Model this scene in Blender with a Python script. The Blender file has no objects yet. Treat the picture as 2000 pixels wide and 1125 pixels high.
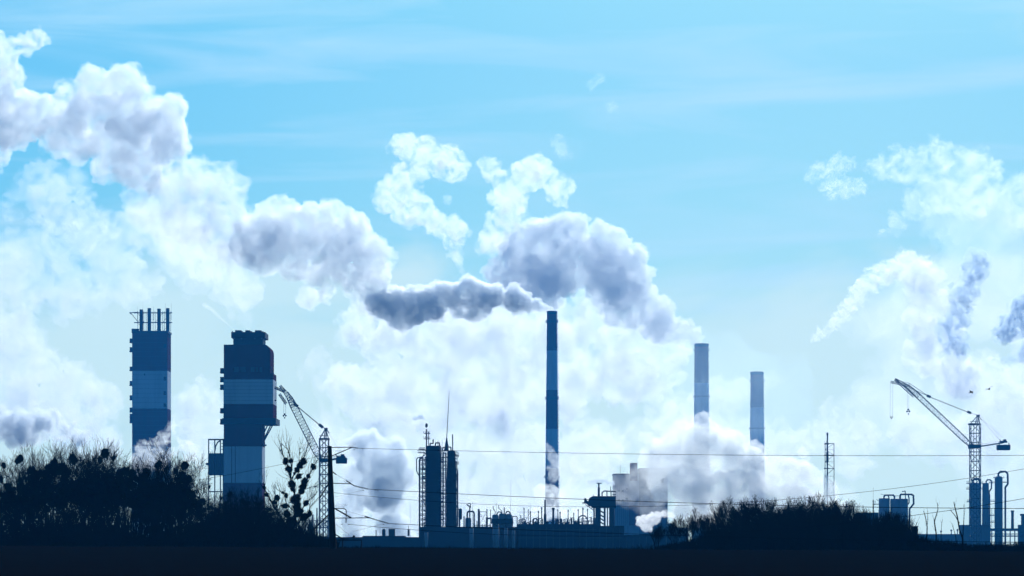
import bpy, bmesh, math, random
from mathutils import Vector, noise

C = bpy.context.scene
COL = C.collection
# ------------------------------------------------------------------ camera
K = 0.00018            # metres per photograph pixel, per metre of distance
HZ = 1078              # horizon row
CZ = 2.0               # eye height
def P(px, py, Y):
    """point seen at (px, py) of the 2000 px wide photograph, at distance Y"""
    return Vector(((px-1000)*K*Y, Y, CZ+(HZ-py)*K*Y))
cd = bpy.data.cameras.new('camera'); cam = bpy.data.objects.new('camera', cd); COL.objects.link(cam); C.camera = cam
cam.location = (0, 0, CZ); cam.rotation_euler = (math.pi/2, 0, 0)
cd.lens = 100; cd.sensor_width = 36; cd.shift_y = (HZ-562.5)/2000; cd.clip_end = 90000; cd.clip_start = .5
# ------------------------------------------------------------------ light
AZ, EL = math.radians(7), math.radians(29)
sd = Vector((math.sin(AZ)*math.cos(EL), math.cos(AZ)*math.cos(EL), math.sin(EL)))
w = bpy.data.worlds.new('World'); C.world = w; w.use_nodes = True; nt = w.node_tree
N = nt.nodes; Lk = nt.links.new
bg = N['Background']; bg.inputs[1].default_value = .1
sky = N.new('ShaderNodeTexSky'); sky.sky_type = 'NISHITA'; sky.sun_disc = False; sky.sun_elevation = EL; sky.sun_rotation = AZ
sp = N.new('ShaderNodeSeparateColor'); cb = N.new('ShaderNodeCombineColor'); Lk(sky.outputs[0], sp.inputs[0])
tc = N.new('ShaderNodeTexCoord'); dt = N.new('ShaderNodeVectorMath'); dt.operation = 'DOT_PRODUCT'
Lk(tc.outputs['Generated'], dt.inputs[0]); dt.inputs[1].default_value = Vector((.25, 1, .2)).normalized()
mr = N.new('ShaderNodeMapRange'); mr.interpolation_type = 'SMOOTHSTEP'; Lk(dt.outputs['Value'], mr.inputs[0])
for i, v in enumerate((-.1, .93, .27, 1)): mr.inputs[i+1].default_value = v
for i, (a, p) in enumerate([(.031, 1.82), (1.0, .84), (4.45, .3)]):
    pw = N.new('ShaderNodeMath'); pw.operation = 'POWER'; pw.inputs[1].default_value = p; Lk(sp.outputs[i], pw.inputs[0])
    ml = N.new('ShaderNodeMath'); ml.operation = 'MULTIPLY'; ml.inputs[1].default_value = a; Lk(pw.outputs[0], ml.inputs[0])
    m2 = N.new('ShaderNodeMath'); m2.operation = 'MULTIPLY'; Lk(ml.outputs[0], m2.inputs[0]); Lk(mr.outputs[0], m2.inputs[1]); Lk(m2.outputs[0], cb.inputs[i])
# thin high cirrus streaks, part of the sky
mp = N.new('ShaderNodeMapping'); mp.inputs['Scale'].default_value = (5, 5, 42); mp.inputs['Rotation'].default_value = (0, math.radians(4), 0)
Lk(tc.outputs['Generated'], mp.inputs[0])
nz = N.new('ShaderNodeTexNoise'); nz.inputs['Scale'].default_value = 1.6; nz.inputs['Detail'].default_value = 7; nz.inputs['Roughness'].default_value = .52; nz.inputs['Distortion'].default_value = .6
Lk(mp.outputs[0], nz.inputs['Vector'])
cr = N.new('ShaderNodeMapRange'); Lk(nz.outputs[0], cr.inputs[0])
for i, v in enumerate((.44, .74, 0, .8)): cr.inputs[i+1].default_value = v
mx = N.new('ShaderNodeMix'); mx.data_type = 'RGBA'; Lk(cr.outputs[0], mx.inputs[0]); Lk(cb.outputs[0], mx.inputs[6])
whb = N.new('ShaderNodeVectorMath'); whb.operation = 'SCALE'; whb.inputs[0].default_value = (7.9, 11.4, 11.2); Lk(mr.outputs[0], whb.inputs['Scale'])
Lk(whb.outputs[0], mx.inputs[7])
# soft bright cloud field low over the horizon, part of the sky
sx = N.new('ShaderNodeSeparateXYZ'); Lk(tc.outputs['Generated'], sx.inputs[0])
lm = N.new('ShaderNodeMapRange'); lm.interpolation_type = 'SMOOTHSTEP'; Lk(sx.outputs[2], lm.inputs[0])
for i, v in enumerate((.14, .05, -.14, .34)): lm.inputs[i+1].default_value = v
mp2 = N.new('ShaderNodeMapping'); mp2.inputs['Scale'].default_value = (1, 1, 1.5); Lk(tc.outputs['Generated'], mp2.inputs[0])
n2 = N.new('ShaderNodeTexNoise'); n2.inputs['Scale'].default_value = 11; n2.inputs['Detail'].default_value = 7; n2.inputs['Roughness'].default_value = .5; n2.inputs['Distortion'].default_value = .5
Lk(mp2.outputs[0], n2.inputs['Vector'])
ad = N.new('ShaderNodeMath'); ad.operation = 'ADD'; Lk(n2.outputs[0], ad.inputs[0]); Lk(lm.outputs[0], ad.inputs[1])
c2 = N.new('ShaderNodeMapRange'); c2.interpolation_type = 'SMOOTHSTEP'; Lk(ad.outputs[0], c2.inputs[0])
for i, v in enumerate((.5, .78, 0, .92)): c2.inputs[i+1].default_value = v
mx2 = N.new('ShaderNodeMix'); mx2.data_type = 'RGBA'; Lk(c2.outputs[0], mx2.inputs[0]); Lk(mx.outputs[2], mx2.inputs[6])
wh2 = N.new('ShaderNodeVectorMath'); wh2.operation = 'SCALE'; wh2.inputs[0].default_value = (10.2, 12.5, 10); Lk(mr.outputs[0], wh2.inputs['Scale'])
Lk(wh2.outputs[0], mx2.inputs[7])
tn = N.new('ShaderNodeMix'); tn.data_type = 'RGBA'; tn.inputs[6].default_value = (.12, .82, 1.15, 1); tn.inputs[7].default_value = (1, 1, 1, 1); Lk(mr.outputs[0], tn.inputs[0])
tm = N.new('ShaderNodeMix'); tm.data_type = 'RGBA'; tm.blend_type = 'MULTIPLY'; tm.inputs[0].default_value = 1; Lk(mx2.outputs[2], tm.inputs[6]); Lk(tn.outputs[2], tm.inputs[7])
Lk(tm.outputs[2], bg.inputs[0])   # away from the sun the sky is a deeper blue
L = bpy.data.lights.new('sun', 'SUN'); lo = bpy.data.objects.new('sun', L); COL.objects.link(lo)
L.energy = 4.8; L.angle = math.radians(.5); L.color = (1, .995, .95)
lo.rotation_euler = sd.to_track_quat('Z', 'Y').to_euler()
C.view_settings.view_transform = 'Standard'; C.view_settings.look = 'None'; C.view_settings.exposure = 0; C.view_settings.gamma = 1
C.cycles.volume_bounces = 5; C.cycles.max_bounces = 10; C.cycles.diffuse_bounces = 2; C.cycles.transparent_max_bounces = 16

# ------------------------------------------------------------------ materials
MATS = {}
def mat(name, c, rough=.85, metal=0., dirt=.35, scale=.25, dark=(.02, .02, .022), spec=.15):
    m = bpy.data.materials.new(name); m.use_nodes = True; t = m.node_tree; b = t.nodes['Principled BSDF']
    b.inputs['Specular IOR Level'].default_value = spec if rough < .95 else 0
    b.inputs['Roughness'].default_value = rough; b.inputs['Metallic'].default_value = metal
    o = t.nodes.new('ShaderNodeTexCoord'); mpp = t.nodes.new('ShaderNodeMapping'); mpp.inputs['Scale'].default_value = (1, 1, .12)
    n = t.nodes.new('ShaderNodeTexNoise'); n.inputs['Scale'].default_value = scale; n.inputs['Detail'].default_value = 6; n.inputs['Roughness'].default_value = .65
    t.links.new(o.outputs['Object'], mpp.inputs[0]); t.links.new(mpp.outputs[0], n.inputs['Vector'])
    r = t.nodes.new('ShaderNodeMapRange'); r.inputs[1].default_value = .45; r.inputs[2].default_value = .75; r.inputs[3].default_value = 0; r.inputs[4].default_value = dirt
    t.links.new(n.outputs[0], r.inputs[0])
    x = t.nodes.new('ShaderNodeMix'); x.data_type = 'RGBA'; x.inputs[6].default_value = (*c, 1); x.inputs[7].default_value = (*dark, 1)
    t.links.new(r.outputs[0], x.inputs[0]); t.links.new(x.outputs[2], b.inputs['Base Color'])
    MATS[name] = m; return m
mat('steel', (.045, .05, .055), .6, .3)
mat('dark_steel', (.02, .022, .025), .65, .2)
mat('red_paint', (.14, .02, .017), .95, dirt=.5, scale=.16, dark=(.06, .02, .015))
mat('white_paint', (.76, .77, .76), .9, dirt=.42, scale=.16, dark=(.3, .29, .27))
mat('light_panel', (.3, .31, .32), .8, dirt=.4, scale=.1, dark=(.12, .12, .12))
mat('light_vessel', (.26, .27, .28), .6, dirt=.45, scale=.15, dark=(.08, .08, .08))
mat('concrete', (.14, .135, .13), .9, dirt=.5, scale=.12, dark=(.05, .05, .05))
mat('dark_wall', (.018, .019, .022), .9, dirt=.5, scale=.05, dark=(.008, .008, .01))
mat('window_glass', (.03, .035, .04), .12, dirt=.1)
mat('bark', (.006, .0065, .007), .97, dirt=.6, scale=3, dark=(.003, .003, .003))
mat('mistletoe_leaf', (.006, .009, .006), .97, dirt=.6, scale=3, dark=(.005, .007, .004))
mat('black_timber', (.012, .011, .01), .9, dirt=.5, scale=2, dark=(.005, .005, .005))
mat('insulator_glass', (.03, .04, .045), .2, dirt=.1)
mat('cable', (.005, .005, .006), .97, dirt=0)
mat('feather', (.006, .006, .006), .97, dirt=0)
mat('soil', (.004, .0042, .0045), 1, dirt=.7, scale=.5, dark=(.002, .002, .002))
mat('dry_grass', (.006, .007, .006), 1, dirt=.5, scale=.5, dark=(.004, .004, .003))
def volume(name, dens, col, g, scale=0, lo=.42, hi=.62, rate=.15, det=5, squash=1., dist=.9, rgh=.62):
    m = bpy.data.materials.new(name); m.use_nodes = True; t = m.node_tree; t.nodes.clear()
    o = t.nodes.new('ShaderNodeOutputMaterial'); v = t.nodes.new('ShaderNodeVolumePrincipled')
    v.inputs['Density'].default_value = dens; v.inputs['Color'].default_value = (*col, 1); v.inputs['Anisotropy'].default_value = g
    t.links.new(v.outputs[0], o.inputs['Volume'])
    if scale:
        c = t.nodes.new('ShaderNodeTexCoord'); n = t.nodes.new('ShaderNodeTexNoise')
        n.inputs['Scale'].default_value = scale; n.inputs['Detail'].default_value = det; n.inputs['Roughness'].default_value = rgh; n.inputs['Distortion'].default_value = dist
        p = t.nodes.new('ShaderNodeMapping'); p.inputs['Scale'].default_value = (1, squash, 1)
        t.links.new(c.outputs['Object'], p.inputs[0]); t.links.new(p.outputs[0], n.inputs['Vector'])
        r = t.nodes.new('ShaderNodeMapRange')
        for i, q in enumerate((lo, hi, 0, dens)): r.inputs[i+1].default_value = q
        t.links.new(n.outputs[0], r.inputs[0]); t.links.new(r.outputs[0], v.inputs['Density'])
        m.cycles.volume_step_rate = rate
    return m

# ------------------------------------------------------------------ mesh tools
ORG = {}
def tag(o, label=None, cat=None, group=None, kind=None):
    if label: o['label'] = label
    if cat: o['category'] = cat
    if group: o['group'] = group
    if kind: o['kind'] = kind
    return o
def thing(name, label, cat, loc, group=None):
    o = bpy.data.objects.new(name, None); COL.objects.link(o); o.location = loc; o.empty_display_size = 5
    ORG[o] = Vector(loc); return tag(o, label, cat, group)
def copy_tree(o, parent=None):
    c = o.copy(); COL.objects.link(c); c.parent = parent
    if o in ORG: ORG[c] = ORG[o].copy()
    for ch in KIDS.get(o, ()): KIDS.setdefault(c, []).append(copy_tree(ch, c))
    return c
KIDS = {}
class MB:
    def __init__(s): s.v = []; s.f = []; s.m = []
    def add(s, v, f, mi=0):
        b = len(s.v); s.v += v; s.f += [tuple(i+b for i in q) for q in f]; s.m += [mi]*len(f); return s
    def box(s, x0, x1, y0, y1, z0, z1, mi=0):
        if x0 > x1: x0, x1 = x1, x0
        if z0 > z1: z0, z1 = z1, z0
        return s.add([(x, y, z) for x in (x0, x1) for y in (y0, y1) for z in (z0, z1)],
                     [(0, 1, 3, 2), (4, 6, 7, 5), (0, 4, 5, 1), (2, 3, 7, 6), (0, 2, 6, 4), (1, 5, 7, 3)], mi)
    def pbox(s, a, t, b, u, Y, d, mi=0):
        """box whose front spans pixels a..b by t..u at distance Y and is d metres deep"""
        p = P(a, t, Y); q = P(b, u, Y); return s.box(p.x, q.x, Y, Y+d, q.z, p.z, mi)
    def tube(s, p0, p1, r0, r1=None, n=6, mi=0, cap=True):
        r1 = r0 if r1 is None else r1; p0 = Vector(p0); p1 = Vector(p1); d = p1-p0
        if d.length < 1e-6: return s
        d.normalize(); a = d.orthogonal().normalized(); b = d.cross(a); v = []
        for p, r in ((p0, r0), (p1, r1)):
            for i in range(n):
                t = 2*math.pi*i/n; v.append(tuple(p+(a*math.cos(t)+b*math.sin(t))*r))
        f = [(i, (i+1) % n, n+(i+1) % n, n+i) for i in range(n)]
        if cap: f += [tuple(range(n-1, -1, -1)), tuple(range(n, 2*n))]
        return s.add(v, f, mi)
    def path(s, pts, r, n=6, mi=0):
        for a, b in zip(pts, pts[1:]): s.tube(a, b, r, r, n, mi)
        for a in pts[1:-1]: s.ball(a, r*1.02, 1, mi)
        return s
    def ppath(s, pts, Y, rp, n=8, mi=0):
        return s.path([P(a, b, Y) for a, b in pts], rp*K*Y, n, mi)
    def cyl(s, x, y, z0, z1, r0, r1=None, n=20, mi=0):
        return s.tube((x, y, z0), (x, y, z1), r0, r1, n, mi)
    def pcyl(s, px, t, u, rp, Y, n=16, r2=None, mi=0):
        """upright cylinder, pixel column px, from row t down to row u, radius rp pixels"""
        a = P(px, t, Y); b = P(px, u, Y); return s.tube(b, a, (r2 or rp)*K*Y, rp*K*Y, n, mi)
    def ball(s, c, r, sub=2, mi=0, sc=(1, 1, 1)):
        V, F = ICO[sub]; return s.add([(c[0]+v.x*r*sc[0], c[1]+v.y*r*sc[1], c[2]+v.z*r*sc[2]) for v in V], F, mi)
    def prism(s, pts, Y, d, mi=0):
        n = len(pts); A = [P(a, b, Y) for a, b in pts]
        v = [(p.x, Y, p.z) for p in A]+[(p.x, Y+d, p.z) for p in A]
        return s.add(v, [tuple(range(n)), tuple(range(2*n-1, n-1, -1))]+[(i, i+n, (i+1) % n+n, (i+1) % n) for i in range(n)], mi)
    def lattice(s, A, B, wa, wb, n, r, up=None, rb=None):
        """four-chord lattice boom from A to B, widths wa -> wb"""
        A = Vector(A); B = Vector(B); d = (B-A).normalized(); u = Vector(up or (0, 1, 0)); u = (u-d*u.dot(d)).normalized(); v = d.cross(u)
        rb = rb or r*.6
        cs = []
        for i in range(n+1):
            t = i/n; c = A.lerp(B, t); h = (wa+(wb-wa)*t)/2
            cs.append([c+u*h*a+v*h*b for a, b in ((1, 1), (1, -1), (-1, -1), (-1, 1))])
        for i in range(n):
            for j in range(4):
                s.tube(cs[i][j], cs[i+1][j], r, r, 4, cap=False)
                k = (j+1) % 4
                s.tube(cs[i][j], cs[i][k], rb, rb, 3, cap=False)
                s.tube(cs[i][j], cs[i+1][k], rb, rb, 3, cap=False) if (i+j) % 2 else s.tube(cs[i][k], cs[i+1][j], rb, rb, 3, cap=False)
        return s
    def each(s, name, mats, parent):
        """one part per separate piece"""
        fa = list(range(len(s.v)))
        def fd(a):
            while fa[a] != a: fa[a] = fa[fa[a]]; a = fa[a]
            return a
        for q in s.f:
            for a in q[1:]: fa[fd(a)] = fd(q[0])
        gr = {}
        for q, mi in zip(s.f, s.m): gr.setdefault(fd(q[0]), []).append((q, mi))
        for L_ in gr.values():
            ids = sorted({a for q, _ in L_ for a in q}); ix = {a: i for i, a in enumerate(ids)}; m = MB()
            for q, mi in L_: m.f.append(tuple(ix[a] for a in q)); m.m.append(mi)
            m.v = [s.v[a] for a in ids]; m.build(name, mats, parent)
    def build(s, name, mats, parent=None, smooth=False, label=None):
        o0 = ORG.get(parent, Vector((0, 0, 0)))
        d = bpy.data.meshes.new(name); d.from_pydata([(a[0]-o0.x, a[1]-o0.y, a[2]-o0.z) for a in s.v], [], s.f)
        for m in (mats if isinstance(mats, (list, tuple)) else [mats]): d.materials.append(MATS[m] if isinstance(m, str) else m)
        if len(set(s.m)) > 1: d.polygons.foreach_set('material_index', s.m)
        if smooth: d.polygons.foreach_set('use_smooth', [True]*len(s.f))
        o = bpy.data.objects.new(name, d); COL.objects.link(o)
        if parent:
            o.parent = parent; KIDS.setdefault(parent, []).append(o)
        ORG[o] = o0.copy()
        if label: o['label'] = label
        return o
def ico(n):
    bm = bmesh.new(); bmesh.ops.create_icosphere(bm, subdivisions=n, radius=1)
    v = [x.co.copy() for x in bm.verts]; f = [tuple(a.index for a in x.verts) for x in bm.faces]; bm.free(); return v, f
ICO = {1: ico(1), 2: ico(2), 3: ico(3)}

# ------------------------------------------------------------------ ground
def crest(x):     # height of the field's edge, falling slightly to the right
    return 2.36-.0055*x
def ground():
    ys = [-400, -100, 0, 60, 120, 180, 220, 245]+[250+i*2.5 for i in range(25)]+[320, 350, 400, 460, 520, 600, 800, 1200, 2000, 3500, 6000, 12000, 30000, 60000]
    xs = [-60000, -20000, -5000, -1500, -500, -200]+[-100+i*.8 for i in range(251)]+[200, 500, 1500, 5000, 20000, 60000]
    V = []
    for y in ys:
        for x in xs:
            b = max(0, min(1, (y-150)/150)); b = b*b*(3-2*b)
            if y > 400: q = max(0, min(1, (y-400)/200)); b = 1-q*q*(3-2*q)
            h = crest(max(-120, min(120, x)))*b
            if abs(x) <= 100 and 200 < y < 340: h += (noise.noise(Vector((x*.9, y*.4, 0)))*.07+noise.noise(Vector((x*.15, y*.1, 3)))*.1)*b
            V.append((x, y, h))
    n = len(xs); F = [(j*n+i, j*n+i+1, (j+1)*n+i+1, (j+1)*n+i) for j in range(len(ys)-1) for i in range(n-1)]
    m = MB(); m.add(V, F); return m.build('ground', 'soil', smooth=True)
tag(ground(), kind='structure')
R = random.Random(5)
g = MB()
for i in range(12000):
    x = R.uniform(-62, 62); y = R.uniform(286, 306); h = R.uniform(.05, .32)*(.4+abs(noise.noise(Vector((x*.4, y*.2, 9))))*2)
    a = R.uniform(0, 3.14); z = crest(x)-.12
    g.add([(x-.02*math.cos(a), y-.02*math.sin(a), z), (x+.02*math.cos(a), y+.02*math.sin(a), z), (x+R.uniform(-.08, .08), y, z+.12+h)], [(0, 1, 2)])
tag(g.build('grass', 'dry_grass'), 'short dark grass along the crest of the black field', 'grass', kind='stuff')
# ------------------------------------------------------------------ left striped tower
def banded(m, px0, px1, rows, Y, d):
    for i, (a, b) in enumerate(zip(rows, rows[1:])): m.pbox(px0, a, px1, b, Y, d, i % 2)
Y = 2300
t = thing('striped_tower', 'tall square striped tower with four slim roof pipes and small side balconies', 'tower', P(293, 1078, Y), 'striped prilling towers')
m = MB(); banded(m, 258, 327, [650, 724, 798, 872, 946, 1020, 1083], Y, 24); m.build('shaft', ['red_paint', 'white_paint'], t)
m = MB(); m.pbox(257, 642, 270, 650, Y+1, 6); m.pbox(270, 646, 328.5, 650, Y-.4, 24); m.build('parapet', 'steel', t)
for a in (272.5, 288, 307, 324): MB().pcyl(a+3.6, 602+(a % 3), 650, 3.6, Y+9).build('roof_pipe', 'steel', t, True)
m = MB()
for yy in (611, 630): m.pbox(262, yy-.9, 336, yy+.9, Y+6, .6); m.pbox(262, yy-.7, 336, yy+.7, Y+13, .6)
for a in (269, 281, 285.5, 299, 303, 318, 321, 333.5):
    for dd in (6, 13): m.tube(P(a, 648, Y+dd), P(a, 608, Y+dd), .22, n=4)
for a, b in ((269, 281), (281, 269), (318, 333), (303, 318)):
    for r0, r1 in ((648, 630), (630, 611)): m.tube(P(a, r0, Y+6), P(b, r1, Y+6), .14, n=4)
m.build('pipe_frame', 'steel', t)
m = MB(); m.tube(P(253, 611, Y+6), P(270, 610, Y+6), .5, n=4); m.tube(P(256, 612, Y+6), P(269, 628, Y+6), .3, n=4); m.tube(P(253, 611, Y+6), P(258, 614, Y+6), .5, n=4); m.build('davit', 'steel', t)
m = MB()
for a, h in ((268.5, 598), (279, 588), (300, 599), (323, 592), (334.5, 592)): m.tube(P(a, 625, Y+8), P(a, h, Y+8), .12, .06, 4)
m.each('lightning_rod', 'steel', t)
for a, b in ((661, 669), (678, 687), (716, 724), (744, 753), (772, 781), (796, 805), (808, 826)):
    m = MB(); m.pbox(253.2, a, 258, b, Y+3, 3); m.pbox(252.7, b-1.2, 258, b+.4, Y+2, 5); m.build('balcony', 'dark_steel', t)
for a in (676, 740, 768, 792):
    m = MB(); m.pbox(319.5, a-4, 324.5, a+3, Y-.25, .3); m.build('window', 'window_glass', t)
m = MB(); m.pbox(281, 730, 283.5, 733, Y-.25, .3); m.each('vent', 'window_glass', t)
m = MB()
for a in (724, 798): m.pbox(258, a-.25, 327, a+.25, Y-.06, .1)
for a in range(660, 1080, 9): m.pbox(258, a-.12, 327, a+.12, Y-.04, .06)
m.build('cladding_seam', 'concrete', t)

# ------------------------------------------------------------------ second striped tower
Y = 1450
t = thing('striped_tower', 'darker striped tower with an overhanging upper block and a crenellated head', 'tower', P(476, 1078, Y), 'striped prilling towers')
m = MB(); banded(m, 437, 512, [828, 872, 943, 1010, 1083], Y, 17)
for a in (452, 459): m.pbox(a, 872, a+1, 1080, Y-.12, .2, 0)
m.build('shaft', ['red_paint', 'white_paint'], t)
def shoulder(top, n=7):
    pts = [(437, top), (437, 741), (528, 741), (528, 687)]
    for i in range(1, n+1):
        q = math.pi/2*i/n; pts.append((516+12*math.cos(q), 687-14*math.sin(q)))
    return pts
m = MB(); m.prism(shoulder(673), Y-2, 22, 0); m.pbox(436.5, 741, 533.5, 789, Y-2, 22, 1); m.pbox(436.5, 789, 533.5, 817, Y-2, 22, 0); m.pbox(528, 729, 533.5, 741, Y-1.9, 20, 0)
m.build('upper_block', ['red_paint', 'white_paint'], t)
m = MB(); m.pbox(434, 816.5, 539, 828, Y-3, 24); m.build('ledge', 'steel', t)
m = MB(); m.pbox(455.5, 659.5, 513.5, 673.5, Y, 16); m.build('neck', 'steel', t)
m = MB(); m.pbox(451.5, 648.5, 518, 659.5, Y-1.5, 19)
for a, b in ((459, 471), (479, 488), (498, 510)): m.pbox(a, 645, b, 648.5, Y, 15)
for a in (453, 462, 471, 481, 491, 501, 513): m.pbox(a, 646.6, a+1.5, 648.5, Y-1.5, .4)
m.build('head', 'dark_steel', t)
m = MB()
for a in (457.5, 471.5, 497.5, 511): m.pbox(a-.8, 660.3, a+.8, 662, Y-.2, .4)
m.each('vent', 'light_vessel', t)
for a, b in ((718, 728), (735, 745), (750, 760), (796, 806), (817, 828)):
    m = MB(); m.pbox(430, a+1, 437, b, Y+2, 3.5); m.pbox(429.3, b-1.6, 437, b+.6, Y+1, 5.5); m.build('balcony', 'dark_steel', t)
for k, (a, b) in enumerate((((516, 845), (524, 828)), ((516, 857), (530, 828)), ((516, 861), (534, 828)))):
    m = MB(); m.tube(P(a[0], a[1], Y+1), P(b[0], b[1], Y+1), .35, n=5); m.tube(P(a[0], a[1], Y+14), P(b[0], b[1], Y+14), .35, n=5); m.each('bracket', 'steel', t)
m = MB(); m.tube(P(529, 716, Y), P(533.5, 729, Y), .22, n=4); m.tube(P(531, 729, Y), P(531, 722, Y), .2, n=4); m.tube(P(533, 729, Y), P(533, 725, Y), .2, n=4); m.pbox(512, 868, 520, 871, Y+3, 2); m.each('rail', 'steel', t)
m = MB()
for a, b in ((457, 466), (470, 480), (490, 497), (500, 504), (507, 512)): m.pbox(a, 717, b, 726, Y-2.2, .3)
for a in range(747, 789, 7): m.pbox(437, a-.15, 533, a+.15, Y-2.05, .08)
m.each('louvre', 'concrete', t)
m = MB()   # stair annex on its left side
for a in (407.5, 419.5, 430.5, 436): m.tube(P(a, 1083, Y+6), P(a, 858, Y+6), .38, n=4); m.tube(P(a, 1083, Y+12), P(a, 858, Y+12), .38, n=4)
for a in (858, 886, 927, 960): m.pbox(406.5, a-.9, 437, a+.9, Y+5.7, 7)
m.path([P(431, 860, Y+8), P(425, 864, Y+8), P(421, 872, Y+8), P(420, 880, Y+8)], .35)
for a in (866, 872, 878): m.pbox(432, a-.4, 437, a+.4, Y+5.5, 1)
for i in range(3): m.tube(P(407+i*4, 883, Y+6), P(407+i*4, 886, Y+6), .1, n=3)
m.pbox(407, 882.5, 419, 883, Y+5.9, .2)
m.build('annex_frame', 'steel', t)
m = MB(); m.pbox(408.5, 887, 435, 926, Y+6.6, 5); m.build('annex_cabin', 'concrete', t)
m = MB(); m.pbox(402, 904, 408, 908, Y+6.5, 4); m.build('balcony', 'dark_steel', t)

# ------------------------------------------------------------------ chimneys
def chimney(label, Y, cx, top, rows, w0, w1, base, rings, grp='red and white striped chimneys', ladder=True):
    t = thing('striped_chimney', label, 'chimney', P(cx, 1083, Y), grp); m = MB(); n = 40
    rad = lambda r: (w0+(w1-w0)*(r-top)/(base-top))/2*K*Y
    rows = rows+[1083]; c = P(cx, 0, Y)
    for i, (a, b) in enumerate(zip(rows, rows[1:])):
        m.tube(P(cx, b, Y), P(cx, a, Y), rad(b), rad(a), n, mi=i % 2, cap=False)
    m.build('shaft', ['red_paint', 'white_paint'], t, True)
    m = MB(); m.tube(P(cx, top+5.5, Y), P(cx, top+3, Y), rad(top)*1.01, rad(top)*1.02, n); m.tube(P(cx, top+3, Y), P(cx, top-.6, Y), rad(top)*1.06, rad(top)*1.06, n); m.tube(P(cx, top-.5, Y), P(cx, top-1, Y), rad(top)*.8, rad(top)*.8, n); m.build('rim', 'dark_steel', t)
    for r in rings:
        m = MB(); q = P(cx, r, Y); ro = rad(r)+2.2*K*Y
        m.tube(q, q+Vector((0, 0, .4)), ro, ro, 24)
        for h in (1.3, 2.4):
            for i in range(24):
                a0, a1 = 2*math.pi*i/24, 2*math.pi*(i+1)/24
                m.tube(q+Vector((ro*math.cos(a0), ro*math.sin(a0), h)), q+Vector((ro*math.cos(a1), ro*math.sin(a1), h)), .12, n=3)
        for i in range(24):
            a0 = 2*math.pi*i/24; e = q+Vector((ro*math.cos(a0), ro*math.sin(a0), 0)); m.tube(e, e+Vector((0, 0, 2.4)), .12, n=3)
        m.build('platform', 'steel', t)
    if ladder:
        m = MB(); s = 1
        for a in range(int(top)+4, 1078, 6):
            q0 = P(cx, a, Y); q1 = P(cx, a+6, Y); x0 = q0.x+s*(rad(a)+.55); x1 = q1.x+s*(rad(a+6)+.55)
            m.tube((x0, Y, q0.z), (x1, Y, q1.z), .14, n=3, cap=False); m.tube((x0-.7, Y, q0.z), (x0+.35, Y, q0.z), .3, n=4)
        m.build('ladder', 'steel', t)
    return t
chimney('tallest and slimmest striped chimney, with dense grey smoke blowing off its rim', 2800, 1078, 608.5, [608.5, 685, 762, 838, 915, 990], 19.5, 27, 990, [630, 780, 934])
chimney('pale blue striped chimney trailing a big white plume, rising out of steam', 4200, 1370, 672, [672, 748, 838, 920, 1000], 27, 30, 860, [685, 776])
chimney('shortest pale striped chimney with no smoke, rising from the steam bank', 4400, 1478.5, 727, [727, 796, 870, 950, 1020], 25, 28, 865, [745, 838])

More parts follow.
